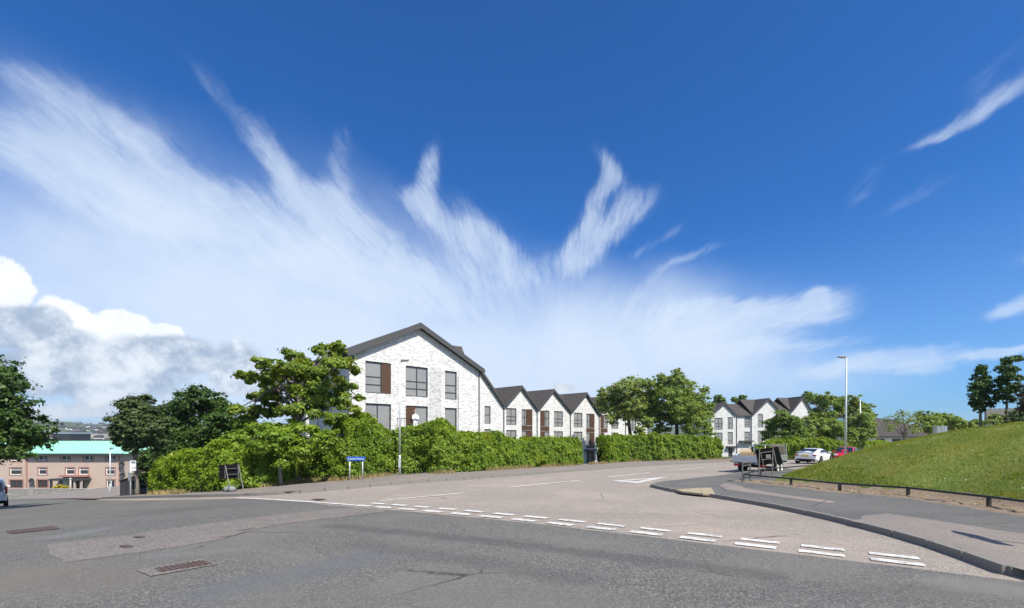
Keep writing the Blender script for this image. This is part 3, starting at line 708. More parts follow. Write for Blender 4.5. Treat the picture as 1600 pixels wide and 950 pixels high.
# bare soil along the rail
soil_in = [(p[0] + 1.05, p[1]) for p in RAIL]; soil_out = [(p[0] - .70, p[1]) for p in RAIL]
def build_soil():
    n = 160; t = np.linspace(0, 1, n); k = np.linspace(0, 1, len(RAIL)); rows = 9; v = []
    o = np.stack([np.interp(t, k, [p[j] for p in soil_out]) for j in (0, 1)], 1); i_ = np.stack([np.interp(t, k, [p[j] for p in soil_in]) for j in (0, 1)], 1)
    wob = (vnoise(np.stack([t * 40, t * 0, t * 0], 1)) - .5) * .3
    for r_ in range(rows):
        f = r_ / (rows - 1); p = o + (i_ - o) * f; p[:, 0] += wob
        z = np.maximum(bank_z(p[:, 0], p[:, 1]) + .02, gnd(p[:, 0], p[:, 1]) + .13) + (vnoise(np.stack([p[:, 0] * 4, p[:, 1] * 4, p[:, 0] * 0], 1)) - .45) * .09 * math.sin(math.pi * min(1, f * 1.2 + .05))
        if r_ == 0: z = gnd(p[:, 0], p[:, 1]) + .10
        v.append(np.stack([p[:, 0], p[:, 1], z], 1))
    v = np.concatenate(v); idx = np.arange(rows * n).reshape(rows, n)
    q = np.stack([idx[:-1, :-1], idx[:-1, 1:], idx[1:, 1:], idx[1:, :-1]], -1).reshape(-1, 4)
    me = bpy.data.meshes.new('bare_soil'); me.from_pydata(v.tolist(), [], q.tolist())
    ob = link('bare_soil', me, None, M['dirt'], True); ob['kind'] = 'structure'
build_soil()
def blades(name, x, y, z, h, w, rng, mat, kind='stuff', lean=.5):
    N = len(x); a = rng.uniform(0, 2 * math.pi, N); hh = h * rng.uniform(.5, 1.3, N); ww = w * rng.uniform(.7, 1.3, N)
    dx, dy = np.cos(a), np.sin(a); l = rng.uniform(0, lean, N) * hh; b_ = rng.uniform(0, 2 * math.pi, N)
    v = np.stack([np.stack([x - dx * ww / 2, y - dy * ww / 2, z], 1), np.stack([x + dx * ww / 2, y + dy * ww / 2, z], 1), np.stack([x + np.cos(b_) * l, y + np.sin(b_) * l, z + hh], 1)], 1)
    o = link(name, raw_mesh(name, v.reshape(-1, 3), 3, mat)); o['kind'] = kind; return o
rng = np.random.default_rng(5)
def bank_scatter(n, x0, x1, y0, y1, dens_pow=0):
    x = rng.uniform(x0, x1, n); y = y0 + (y1 - y0) * rng.uniform(0, 1, n) ** 1.3; h = mound_h(x, y)
    k = h > .12; return x[k], y[k], bank_z(x[k], y[k]) - .012
x, y, z = bank_scatter(520000, 12, 34, 9, 36)
keep = vnoise(np.stack([x * .9, y * .9, x * 0], 1)) > rng.uniform(-.1, .45, len(x))
blades('grass', x[keep], y[keep], z[keep], .06, .022, rng, M['grass_blade'])
x, y, z = bank_scatter(60000, 12.4, 22, 9, 26); lush = (mound_h(x, y) < .75) & (vnoise(np.stack([x * 1.3, y * 1.3, x * 0 + 9], 1)) > .42)
blades('grass_tufts', x[lush], y[lush], z[lush],   .11, .03, rng, M['grass_blade'], lean=.8)
x, y, z = bank_scatter(500, 12.4, 26, 10, 30); dk = vnoise(np.stack([x * .8, y * .8, x * 0 + 4], 1)) > .5
x, y, z = x[dk], y[dk], z[dk] + .09
if len(x):
    c = np.stack([x, y, z], 1); me = leaves('daisies', c, np.tile([0, -.3, 1.], (len(c), 1)), .028, rng, M['daisy'], .9)
    link('daisies', me)['kind'] = 'stuff'
# stones and chaff on the soil
t = rng.uniform(0, 1, 900); k_ = np.linspace(0, 1, len(RAIL)); f = rng.uniform(.05, 1, 900)
x = np.interp(t, k_, [p[0] for p in RAIL]) - .35 + f * 1.25; y = np.interp(t, k_, [p[1] for p in RAIL]); z = np.maximum(bank_z(x, y) + .03, gnd(x, y) + .15)
link('soil_litter', leaves('soil_litter', np.stack([x, y, z], 1), np.tile([0, 0, 1.], (900, 1)), .06, rng, M['dry_grass'], .5))['kind'] = 'stuff'
# dry grass strip along the foot of the hedge
hb = np.array(HB); seg = np.cumsum(np.r_[0, np.linalg.norm(np.diff(hb, axis=0), axis=1)])
s_ = rng.uniform(0, seg[-1], 9000); x = np.interp(s_, seg, hb[:, 0]) + rng.normal(0, .12, 9000) + .05; y = np.interp(s_, seg, hb[:, 1]) + rng.normal(0, .12, 9000) - .05
kk = vnoise(np.stack([s_ * .7, s_ * 0, s_ * 0], 1)) > .42; x, y = x[kk], y[kk]
blades('dry_verge_grass', x, y, gnd(x, y) + PH, .24, .035, rng, M['dry_grass'], lean=.9)

# ------------------------------------------------------------------ trees and hedges
def Bl(px, py, r, Z, dz=0.0, sq=1.0):
    Z2 = Z + dz; return (np.array([(px - 800) / F * Z2, Z2, EYE + (HOR - py) / F * Z2]), np.array([r, r * .95, r * sq]) * Z / F)
def limb(mb, p, q, r0, r1, rng, n=6, sides=6, wob=.06):
    p, q = np.array(p, float), np.array(q, float); L = np.linalg.norm(q - p); pts = []
    side_ = rng.normal(0, 1, 3) * wob * L
    for i in range(n):
        t = i / (n - 1); pts.append(p + (q - p) * t + side_ * math.sin(math.pi * t) + np.array([0, 0, .10 * L * math.sin(math.pi * t)]) + (rng.normal(0, wob * .25 * L / n, 3) if 0 < i < n - 1 else 0))
    mb.tube(pts, [r0 + (r1 - r0) * i / (n - 1) for i in range(n)], sides)
    return pts
def tree(name, label, base, blobs, nleaf, size, leafm, seed, trunk_r=.2, trunk_top=None, group=None, barkm='bark', trunk_pts=None, sub=38, subr=(.16, .34), spread=.5, limbs=True, twigs=True, fill=.0, cat='tree'):
    rng = np.random.default_rng(seed); root = empty(name, (base[0], base[1], base[2]), 0, label, cat, group); B0 = np.array(base)
    cs = np.array([c for c, r in blobs]); rs = np.array([r for c, r in blobs])
    w = rs[:, 0] * rs[:, 2]; w = w / w.sum()
    mid = (cs * w[:, None]).sum(0)
    ttop = np.array(trunk_top if trunk_top is not None else (mid[0], mid[1], mid[2]))
    mb = MB()
    if trunk_pts is not None: pts = [np.array(p) - B0 for p in trunk_pts]; mb.tube(pts, [trunk_r * (1 - .55 * i / (len(pts) - 1)) * (1.25 if i == 0 else 1) for i in range(len(pts))], 10)
    else: pts = limb(mb, B0 * 0 + np.array([0, 0, -.1]), ttop - B0, trunk_r * 1.15, trunk_r * .45, rng, 8, 9, .03)
    mb.build('trunk', M[barkm], root, True)
    P, Nn = [], []; mbl = MB()
    for i, (c, r) in enumerate(zip(cs, rs)):
        if limbs:
            k = pts[int(rng.integers(len(pts) // 2, len(pts)))]
            limb(mbl, k, c - B0, trunk_r * .32, trunk_r * .10, rng, 5, 5, .07)
        ns = max(5, int(sub * rng.uniform(.8, 1.2)))
        d = unit(rng.normal(0, 1, (ns, 3)) + np.array([0, -.25, .15])); rr = rng.uniform(.30, 1.22, ns)[:, None] ** .75
        sc = c + d * rr * r * .85; sr = r.mean() * rng.uniform(*subr, ns)
        if twigs:
            for q in sc[:: 3]: limb(mbl, c - B0, q - B0, trunk_r * .09, trunk_r * .03, rng, 3, 3, .06)
        n_i = max(20, int(nleaf * 1.7 * w[i])); which = rng.integers(0, ns, n_i)
        dd = unit(rng.normal(0, 1, (n_i, 3))); ra = np.abs(rng.normal(0, .62, n_i))
        p = sc[which] + dd * (sr[which] * ra)[:, None] * np.array([1.25, 1.25, .75])
        out = unit(p - c); P.append(p); Nn.append(dd * .5 + out * .6 + np.array([0, 0, .55]))
    if limbs or twigs: mbl.build('branches', M[barkm], root, True)
    P = np.concatenate(P) - B0; Nn = np.concatenate(Nn)
    link('crown', leaves('crown', P, Nn, size * 1.12, rng, M[leafm]), root)
    return root
def base_of(px, Z, dz=0.0): X = (px - 800) / F * Z; return (X, Z, g1(X, Z) + dz)
def Bs(Z, lst, rng_seed=0, dzr=1.2):
    r_ = np.random.default_rng(rng_seed); return [Bl(p[0], p[1], p[2], Z, float(r_.uniform(-dzr, dzr)), p[3] if len(p) > 3 else .85) for p in lst]

tree('sycamore_tree', 'big dark leafy tree overhanging the left edge, its trunk out of view', base_of(-95, 25), Bs(25, [(-95, 560, 70), (-20, 575, 38), (10, 600, 34), (-40, 620, 70), (22, 640, 38), (45, 672, 34), (58, 690, 22), (15, 695, 34), (-50, 690, 60), (-120, 640, 80), (-130, 700, 60), (-5, 655, 40), (35, 705, 18)], 1), 34000, .17, 'leaf_shade', 11, .28)
TZ = 29.5
tb = base_of(214, TZ)
def tp(px, py): return np.array(Pz(px, py, TZ))
tree('bent_trunk_tree', 'dark-leaved tree with a pale bent bare trunk beside the bus stop', tb, Bs(TZ, [(210, 637, 24), (192, 660, 20), (232, 645, 22), (222, 668, 24), (192, 684, 17), (240, 690, 20), (205, 695, 16), (244, 665, 20), (185, 672, 12), (226, 628, 14)], 2, 1.3), 16000, .15, 'leaf_dark', 12, .135,
     trunk_pts=[(tb[0], tb[1], tb[2] - .1), tp(214, 760), tp(213, 740), tp(211, 718), tp(212, 706), tp(219, 695), tp(222, 680), tp(218, 665)])
tree('maple_tree', 'tall dense bright green tree between the bent trunk and the wide sycamore', base_of(305, 34.5), Bs(34.5, [(315, 618, 20), (300, 632, 28), (335, 640, 30), (275, 645, 26), (355, 655, 26), (255, 665, 24), (290, 665, 36), (325, 672, 36), (268, 695, 34), (310, 700, 40), (350, 690, 34), (240, 715, 26), (275, 730, 34), (230, 735, 18), (345, 625, 14)], 3, 1.5), 42000, .17, 'leaf_shade', 13, .24)
tree('sycamore_tree', 'wide sycamore with layered sunlit foliage in front of the left gable', base_of(462, 25.5), Bs(25.5, [(505, 548, 22, .6), (528, 545, 16, .7), (462, 556, 24, .6), (410, 568, 18, .6), (384, 588, 20, .5), (425, 588, 30, .55), (478, 582, 34, .6), (525, 574, 30, .6), (546, 600, 20, .55), (556, 578, 11, .6), (445, 615, 34, .55), (500, 612, 36, .55), (538, 628, 24, .5), (562, 622, 10, .5), (410, 620, 22, .55), (470, 642, 36, .55), (420, 648, 30, .6), (385, 660, 26, .7), (520, 655, 20, .5), (555, 640, 12, .5), (370, 640, 16, .6), (460, 590, 30, .6), (500, 585, 30, .6), (440, 575, 22, .5)], 4, 1.6), 64000, .18, 'leaf_sycamore', 14, .24, sub=12)
tree('laurel_bush', 'rounded tall bush at the foot of the wide sycamore, above the hedge', base_of(440, 23.5), Bs(23.5, [(440, 672, 30), (405, 680, 28), (478, 680, 28), (510, 688, 22), (430, 700, 34), (380, 690, 24), (470, 705, 30)], 5, .8), 26000, .13, 'leaf_hedge', 15, .09, sub=20)
tree('field_maple', 'olive green tree on the left of the pair behind the far hedge', base_of(990, 62), Bs(62, [(962, 612, 18), (985, 602, 18), (948, 622, 15), (945, 638, 12), (975, 628, 22), (1000, 618, 18), (1005, 640, 20), (960, 645, 14), (985, 652, 18), (1012, 600, 12), (940, 612, 8), (968, 632, 22), (990, 635, 20), (1000, 602, 14), (1012, 622, 18), (938, 628, 12), (972, 606, 16), (955, 655, 12)], 6, 2.5), 34000, .20, 'leaf_olive', 16, .26, barkm='bark_dark')
tree('round_tree', 'full round green tree on the right of the pair behind the far hedge', base_of(1055, 60), Bs(60, [(1048, 594, 16), (1022, 606, 18), (1075, 604, 18), (1050, 618, 26), (1090, 625, 18), (1020, 632, 20), (1070, 640, 26), (1100, 650, 16), (1035, 655, 26), (1080, 665, 26), (1105, 672, 13), (1010, 660, 14), (1058, 582, 9), (1100, 610, 9), (1030, 590, 9), (1045, 635, 26), (1065, 625, 26), (1014, 640, 20), (1040, 602, 18), (1085, 642, 22), (1108, 636, 10), (1062, 596, 14), (1030, 675, 16), (1000, 672, 10)], 7, 2.8), 46000, .20, 'leaf_mid', 17, .3, barkm='bark_dark')
for i, (px, lab, bl, Z, n) in enumerate((
    (1124, 'distant tree tip showing just left of the far gables', [(1124, 622, 8), (1119, 630, 8), (1130, 628, 6)], 110, 900),
    (1155, 'pair of rounded tree tops rising behind the far tiled roof', [(1147, 624, 5), (1160, 622, 7), (1153, 627, 6)], 110, 900))):
    tree('distant_tree', lab, base_of(px, Z), Bs(Z, bl, 20 + i, 1), n, .45, 'leaf_dense', 20 + i, .2, twigs=False, group='distant trees behind the far houses')
tree('rowan_tree', 'compact rounded tree covering the right part of the far gables', base_of(1222, 66), Bs(66, [(1222, 652, 14), (1205, 662, 14), (1240, 660, 15), (1222, 672, 20), (1200, 678, 13), (1248, 676, 14), (1232, 684, 16), (1212, 690, 14)], 8, 1.6), 22000, .20, 'leaf_dense', 18, .2)
tree('spreading_tree', 'broad darker tree behind the red car and the tall lamp post', base_of(1305, 68), Bs(68, [(1272, 624, 12), (1262, 618, 8), (1290, 622, 12), (1310, 632, 16), (1335, 626, 13), (1352, 640, 14), (1285, 645, 22), (1320, 652, 24), (1350, 660, 18), (1270, 665, 18), (1300, 672, 24), (1335, 678, 22), (1358, 678, 11), (1280, 685, 18), (1362, 650, 8), (1275, 655, 20), (1262, 680, 14), (1250, 665, 12)], 9, 2.5), 46000, .22, 'leaf_mid', 19, .3, barkm='bark_dark')
tree('bare_tree', 'grey half bare tree right of the dark low roof', base_of(1412, 72), Bs(72, [(1400, 658, 14), (1420, 655, 16), (1440, 662, 14), (1390, 668, 9), (1425, 672, 14), (1408, 645, 7), (1385, 655, 7)], 10, 1.5), 1500, .2, 'leaf_olive', 21, .3, barkm='bark', sub=34)
for i, (px, lab, bl, lm) in enumerate((
    (1450, 'low olive treetop behind the bank, next to the half bare tree', [(1442, 652, 12), (1460, 654, 14), (1450, 664, 16)], 'leaf_mid'),
    (1488, 'low green treetop behind the bank, above the grey cabinet', [(1478, 655, 13), (1494, 660, 12), (1488, 667, 14)], 'leaf_mid'),
    (1518, 'lowest green treetop behind the bank, left of the two slim trees', [(1510, 664, 9), (1522, 662, 9), (1534, 665, 9), (1545, 664, 9)], 'leaf_mid'))):
    tree('treetop', lab, base_of(px, 74), Bs(74, bl, 30 + i, 1.5), 4500, .25, lm, 30 + i, .2, group='treetops behind the grass bank')
def bank_base(px, Z): X = (px - 800) / F * Z; return (X, Z, float(bank_z(np.array([X]), np.array([Z]))[0]))
tree('slim_tree', 'slim young tree on the bank, the shorter and darker of two', bank_base(1532, 33), Bs(33, [(1533, 578, 9, 1), (1530, 592, 12, 1), (1540, 596, 9, 1), (1528, 608, 14, .9), (1541, 612, 12, 1), (1526, 622, 12, .9), (1538, 628, 13, .9), (1530, 638, 9, .8), (1522, 632, 7, .8)], 12, .5), 6500, .14, 'leaf_shade', 22, .09, group='slim trees on the grass bank')
tree('slim_tree', 'slim young tree on the bank, the taller with open wavy branches', bank_base(1571, 32), Bs(32, [(1575, 563, 10, .7), (1590, 560, 8, .6), (1568, 576, 11, .8), (1582, 578, 9, .7), (1572, 590, 12, .8), (1562, 598, 10, .8), (1590, 592, 9, .7), (1578, 605, 13, .8), (1566, 615, 12, .8), (1588, 608, 9, .7), (1575, 624, 10, .7), (1560, 622, 8, .7)], 13, .5), 6000, .14, 'leaf_shade', 23, .08, group='slim trees on the grass bank')
tree('dark_bush_tree', 'dusky dark tree at the right edge above the shrubs', bank_base(1615, 30), Bs(30, [(1612, 610, 18), (1605, 628, 14), (1600, 642, 12), (1625, 640, 24), (1590, 650, 12), (1612, 655, 20)], 14, .8), 9000, .13, 'leaf_purple', 24, .12)
tree('shrub', 'dark leafy shrub on top of the bank under the taller slim tree', bank_base(1575, 29), Bs(29, [(1565, 655, 9), (1580, 650, 11), (1595, 655, 12), (1605, 660, 12), (1570, 662, 10)], 15, .6), 7000, .09, 'leaf_dark', 25, .04, sub=20, cat='shrub')
tree('shrub', 'pale straggly shrub on the bank between the two slim trees', bank_base(1552, 29), Bs(29, [(1548, 655, 7), (1556, 650, 7), (1545, 661, 7), (1557, 660, 8)], 16, .4), 4000, .08, 'leaf_olive', 26, .03, sub=16, cat='shrub')

def hedge(name, label, pts, heights, thick, nleaf, size, leafm, seed, lump=.5, inward=(-.6, .8), off=0.0, cat='hedge', group=None):
    rng = np.random.default_rng(seed); P = np.array(pts, float); sg = np.cumsum(np.r_[0, np.linalg.norm(np.diff(P, axis=0), axis=1)]); L = sg[-1]
    root = empty(name, (P[0, 0], P[0, 1], g1(*P[0])), 0, label, cat, group); B0 = np.array(root.location)
    def surf(s, a, shrink=1.0):
        x = np.interp(s, sg, P[:, 0]); y = np.interp(s, sg, P[:, 1]); h = np.interp(s, sg, heights)
        dx = np.interp(s + .3, sg, P[:, 0]) - np.interp(s - .3, sg, P[:, 0]); dy = np.interp(s + .3, sg, P[:, 1]) - np.interp(s - .3, sg, P[:, 1])
        d = unit(np.stack([dx, dy], -1)); n = np.stack([-d[:, 1], d[:, 0]], -1); n = np.where((n @ np.array(inward))[:, None] < 0, -n, n)
        e = np.clip(np.minimum(s, L - s) / .8, 0, 1); e = np.sqrt(1 - (1 - e) ** 2); e = .35 + .65 * e
        ca, sa = np.cos(a), np.sin(a); u = -np.sign(ca) * np.abs(ca) ** .55; v = np.abs(sa) ** .6
        o = thick / 2 + .38 + u * thick / 2 * e * shrink; zz = h * v * e * (shrink if np.isscalar(shrink) else shrink)
        p = np.stack([x + n[:, 0] * o, y + n[:, 1] * o, gnd(x, y) + off + zz], -1)
        nu = u * 1.0; nv = v ** 2 * .9
        N_ = unit(np.stack([n[:, 0] * nu, n[:, 1] * nu, nv], -1)); return p, N_
    s = rng.uniform(0, L, nleaf); a = math.pi * rng.uniform(0.0, .80, nleaf) ** 1.15
    p, n = surf(s, a)
    l = (vnoise(p * .9, seed) - .5) * 1.3 + (vnoise(p * 2.1, seed + 1) - .5) * 1.1 + (vnoise(p * 4.6, seed + 2) - .5) * 1.0
    dep = rng.uniform(0, 1, nleaf) ** 2 * .30
    p = p + n * (lump * l - dep)[:, None]; 
    sprig = rng.uniform(0, 1, nleaf) < .03; p[sprig] += n[sprig] * rng.uniform(0, .22, (sprig.sum(), 1))
    p[:, 2] = np.maximum(p[:, 2], gnd(p[:, 0], p[:, 1]) + off + .02)
    link('foliage', leaves('foliage', p - B0, n * .8 + np.array([0, 0, .35]), size, rng, M[leafm]), root)
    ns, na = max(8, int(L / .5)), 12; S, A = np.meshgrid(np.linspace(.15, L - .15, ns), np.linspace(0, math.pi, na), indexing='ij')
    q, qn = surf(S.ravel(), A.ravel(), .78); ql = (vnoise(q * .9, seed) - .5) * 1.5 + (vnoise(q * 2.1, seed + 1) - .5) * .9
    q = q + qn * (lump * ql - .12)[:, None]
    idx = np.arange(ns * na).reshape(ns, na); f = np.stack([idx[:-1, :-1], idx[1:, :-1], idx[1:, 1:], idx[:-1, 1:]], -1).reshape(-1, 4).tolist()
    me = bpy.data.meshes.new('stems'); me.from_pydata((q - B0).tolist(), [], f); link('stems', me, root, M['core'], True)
    return root
def hedge_px(base, tops):
    """front line from base pixels; heights from the top pixels above each base"""
    pts = atl(base, PH); hs = [(b_[1] - t) * p[1] / F for b_, t, p in zip(base, tops, pts)]; return pts, hs
p_, h_ = hedge_px([(222, 773), (250, 772.5), (285, 771), (320, 769.5), (345, 768), (392, 763.5)], [722, 716, 698, 688, 690, 690])
hedge('lime_hedge', 'yellow-green loose hedge behind the left black sign', p_, h_, 1.6, 34000, .15, 'leaf_lime', 41, .38, off=PH)
p_, h_ = hedge_px([(383, 764), (420, 760.5), (455, 756.5), (483, 753), (520, 751.5), (546, 750), (570, 747.5), (590, 745), (610, 743), (628, 741.5), (650, 740.5), (675, 740), (700, 739), (722, 738), (745, 736.7), (775, 734.3), (800, 732.7), (830, 730.8), (870, 728.8), (921, 726.2)],
                  [700, 702, 695, 684, 680, 666, 654, 650, 662, 672, 660, 657, 662, 670, 680, 677, 679, 686, 685, 685])
hedge('long_hedge', 'long clipped green hedge with rounded humps in front of the white gables', p_, h_, 2.0, 150000, .13, 'leaf_hedge', 42, .32, off=PH)
p_, h_ = hedge_px([(956, 723.3), (976, 722), (990, 721), (1030, 720), (1070, 719), (1105, 718.2), (1137, 717.5)], [682, 681, 680, 680, 681, 682, 686])
hedge('far_hedge', 'far stretch of green hedge right of the narrow doorway gap', p_, h_, 1.7, 70000, .17, 'leaf_hedge', 43, .36, off=PH)
def hz(Z, px, base, tops): 
    pts = [((p - 800) / F * Z_, Z_) for p, Z_ in zip(px, Z)]; hs = [(b_ - t) * Z_ / F for b_, t, Z_ in zip(base, tops, Z)]; return pts, hs
p_, h_ = hz([60, 60, 59, 58, 57], [1182, 1215, 1250, 1290, 1335], [716, 716, 716, 716, 716], [694, 686, 683, 683, 690])
hedge('roadside_hedge', 'bright green hedge behind the white car under the trees', p_, h_, 2.2, 26000, .17, 'leaf_lime', 44, .45)
p_, h_ = hz([64, 66, 68, 70], [1335, 1360, 1385, 1420], [712, 712, 710, 708], [688, 682, 682, 684])
hedge('roadside_hedge', 'bright green hedge right of the red car, under the dark low roof', p_, h_, 2.2, 15000, .18, 'leaf_lime', 45, .4)

# ------------------------------------------------------------------ buildings
class Facade:
    def __init__(s, a, b):
        """vertical plane through two (pixel x, depth) points"""
        A = np.array([(a[0] - 800) / F * a[1], a[1]]); B_ = np.array([(b[0] - 800) / F * b[1], b[1]])
        s.o = A; s.d = (B_ - A) / np.linalg.norm(B_ - A); s.rz = math.atan2(s.d[1], s.d[0]); s.z0 = 0.0
    def uv(s, px, py):
        k = (px - 800) / F; n = np.array([-s.d[1], s.d[0]]); Z = (s.o @ n) / (k * n[0] + n[1])
        return float((np.array([k * Z, Z]) - s.o) @ s.d), EYE + (HOR - py) / F * Z
    def root(s, name, z, label, cat, group=None): s.z0 = z; return empty(name, (s.o[0], s.o[1], z), s.rz, label, cat, group)
def wall_mesh(name, poly, holes, thick, mat):
    """front wall in local x,z (y=0 outside), with rectangular openings, clipped to a convex top given as poly"""
    xs = sorted({p[0] for p in poly} | {h[0] for h in holes} | {h[1] for h in holes}); zs = sorted({min(p[1] for p in poly), max(p[1] for p in poly)} | {h[2] for h in holes} | {h[3] for h in holes})
    x0, x1 = min(p[0] for p in poly), max(p[0] for p in poly); z0, z1 = min(p[1] for p in poly), max(p[1] for p in poly)
    xs = [x for x in xs if x0 - 1e-6 <= x <= x1 + 1e-6]; zs = [z for z in zs if z0 - 1e-6 <= z <= z1 + 1e-6]
    bm = bmesh.new(); V = {}
    def v(i, j):
        if (i, j) not in V: V[(i, j)] = bm.verts.new((xs[i], 0, zs[j]))
        return V[(i, j)]
    for i in range(len(xs) - 1):
        for j in range(len(zs) - 1):
            cx, cz = (xs[i] + xs[i + 1]) / 2, (zs[j] + zs[j + 1]) / 2
            if any(h[0] < cx < h[1] and h[2] < cz < h[3] for h in holes): continue
            if xs[i + 1] - xs[i] < 1e-5 or zs[j + 1] - zs[j] < 1e-5: continue
            bm.faces.new((v(i, j), v(i + 1, j), v(i + 1, j + 1), v(i, j + 1)))
    n = len(poly); area = sum(poly[i][0] * poly[(i + 1) % n][1] - poly[(i + 1) % n][0] * poly[i][1] for i in range(n))
    for i in range(n):
        a, b_ = poly[i], poly[(i + 1) % n]; no = Vector((b_[1] - a[1], 0, -(b_[0] - a[0]))) * (1 if area > 0 else -1)
        bmesh.ops.bisect_plane(bm, geom=bm.verts[:] + bm.edges[:] + bm.faces[:], plane_co=(a[0], 0, a[1]), plane_no=no, clear_outer=True, dist=1e-5)
    fr = bm.faces[:]
    r = bmesh.ops.extrude_face_region(bm, geom=fr); 
    bmesh.ops.translate(bm, vec=(0, thick, 0), verts=[e for e in r['geom'] if isinstance(e, bmesh.types.BMVert)])
    bmesh.ops.recalc_face_normals(bm, faces=bm.faces)
    me = bpy.data.meshes.new(name); bm.to_mesh(me); bm.free(); me.materials.append(mat); return me
PANES = {}
def window(root, u0, u1, z0, z1, cols=(), rows=(), pane='pane', framem='frame_dark', setback=.10, fw=.07, name='window', sill=True):
    mb = MB(); y0, y1 = setback, setback + .07
    mb.span((u0, y0, z0), (u0 + fw, y1, z1)); mb.span((u1 - fw, y0, z0), (u1, y1, z1))
    mb.span((u0 + fw, y0 + .001, z0), (u1 - fw, y1, z0 + fw)); mb.span((u0 + fw, y0 + .001, z1 - fw), (u1 - fw, y1, z1))
    X = [u0 + fw] + [u0 + c * (u1 - u0) for c in cols] + [u1 - fw]; Zr = [z0 + fw] + [z0 + r_ * (z1 - z0) for r_ in rows] + [z1 - fw]
    for x in X[1:-1]: mb.span((x - fw * .6, y0 - .002, z0 + fw), (x + fw * .6, y1, z1 - fw))
    for z in Zr[1:-1]: mb.span((u0 + fw, y0 + .004, z - fw * .5), (u1 - fw, y1 - .003, z + fw * .5))
    w = mb.build(name, M[framem], root)
    for i in range(len(X) - 1):
        for j in range(len(Zr) - 1):
            o = link('pane', MB().span((X[i], y0 + .03, Zr[j]), (X[i + 1], y0 + .045, Zr[j + 1])).mesh('pane', M[pane]), w)
    return w
def cladding(root, u0, u1, z0, z1, setback=.03, pitch=.13):
    mb = MB(); n = max(2, round((u1 - u0) / pitch)); p = (u1 - u0) / n
    for i in range(n): mb.span((u0 + i * p + .008, setback, z0), (u0 + (i + 1) * p - .008, setback + .03, z1))
    mb.span((u0, setback + .022, z0 + .003), (u1, setback + .06, z1 - .003))
    return mb.build('cladding', M['brown_wood'], root)
def roof_quad(name, quads, t, mat, root):
    """tiled slopes with uv in metres; quads: eave-left, eave-right, top-right, top-left"""
    vs, fs, uvs = [], [], []
    for q in quads:
        q = [Vector(p) for p in q]; n = (q[1] - q[0]).cross(q[3] - q[0]).normalized()
        if n.z < 0: n = -n
        a = (q[1] - q[0]).normalized(); c = n.cross(a)
        if c.z < 0: c = -c
        o = len(vs); al = q + [p - n * t for p in q]; vs += [tuple(p) for p in al]
        for f in ((0, 1, 2, 3), (7, 6, 5, 4), (0, 4, 5, 1), (1, 5, 6, 2), (2, 6, 7, 3), (3, 7, 4, 0)):
            fs.append([i + o for i in f]); uvs += [((al[i] - q[0]).dot(a), (al[i] - q[0]).dot(c)) for i in f]
    me = bpy.data.meshes.new(name); me.from_pydata(vs, [], fs); ul = me.uv_layers.new(name='UVMap')
    ul.data.foreach_set('uv', np.array(uvs, np.float32).ravel())
    me.materials.append(mat); return link(name, me, root)
def side_wall(root, x, y0, y1, z0, z1, zt2=None):
    """flank wall in its own frame so the brick courses run along it"""
    L = y1 - y0; zt2 = z1 if zt2 is None else zt2
    o = link('wall', wall_mesh('wall', [(0, z0), (L, z0), (L, zt2), (0, z1)] if zt2 >= z1 else [(0, z0), (L, z0), (L, zt2), (0, z1)], [], .28, M['brick']), root)
    o.location = (x, y0, 0); o.rotation_euler = (0, 0, rad(90)); return o
def barge(root, a, b_, y, w=.28, t=.09):
    """sloping trim board from a to b (local x,z)"""
    d = Vector((b_[0] - a[0], 0, b_[1] - a[1])).normalized(); n = Vector((-d.z, 0, d.x))
    if n.z < 0: n = -n
    A, B_ = Vector((a[0], 0, a[1])), Vector((b_[0], 0, b_[1]))
    return MB().prism([tuple((p.x, p.z)) for p in (A - n * w, B_ - n * w, B_, A)], y - t, y).build('bargeboard', M['trim'], root)

# --- left block: big asymmetric gable facing the junction
fa = Facade((571, 32.0), (713.7, 37.2)); MZ = -3.4
R = fa.root('gabled_block', MZ, 'tall white brick block with a large uneven gable behind the hedge', 'building')
def L(px, py, f=fa): u, z = f.uv(px, py); return (u, z - f.z0)
uL, _ = L(546, 600); uR, _ = L(749, 600); apx = L(653, 512); zl = L(548, 553)[1]; zr = L(749, 581)[1]
W1, W1b = L(571, 563.4), L(611, 616); W2, W2b = L(634, 571), L(668.5, 621); W3, W3b = L(695.3, 579), L(713.7, 624.8)
def rect(a, b_): return (a[0], b_[0], b_[1], a[1])
low = []
for (a, b_, top) in ((571, 611, 629.7), (634, 668.5, 633.5), (695.3, 713.7, 637)):
    h = L(a, top)[1]; low.append((L(a, 600)[0], L(b_, 600)[0], h - 2.15, h))
holes = [rect(W1, W1b), rect(W2, W2b), rect(W3, W3b)] + low
gl = [(h[0], h[1], h[2] - 2.95, h[3] - 2.95) for h in low]
poly = [(uL, 0), (uR, 0), (uR, zr), apx, (uL, zl)]
link('wall', wall_mesh('wall', poly, holes + gl, .3, M['brick']), R)
h = holes[0]; um = L(597, 590)[0]
window(R, h[0], um, h[2], h[3], (), (.27, .52)); cladding(R, um, h[1], h[2], h[3], .06, .12)
window(R, *holes[1], (.52,), (.26, .50)); window(R, *holes[2], (), (.24, .5))
window(R, *low[0], (.48,), ()); um2 = L(648.5, 640)[0]
cladding(R, low[1][0], um2, low[1][2], low[1][3], .06, .12); window(R, um2, *low[1][1:], (), ()); window(R, *low[2], (), (.3,))
for q in gl: window(R, *q, (.5,), (.5,))
DP = 11.0
side_wall(R, uL + .28, .3, DP, 0, zl - .05); side_wall(R, uR, .3, DP, 0, zr - .05)
link('wall', wall_mesh('wall', [(uL, 0), (uR, 0), (uR, zr), apx, (uL, zl)], [], .28, M['brick']), R).location = (0, DP, 0)
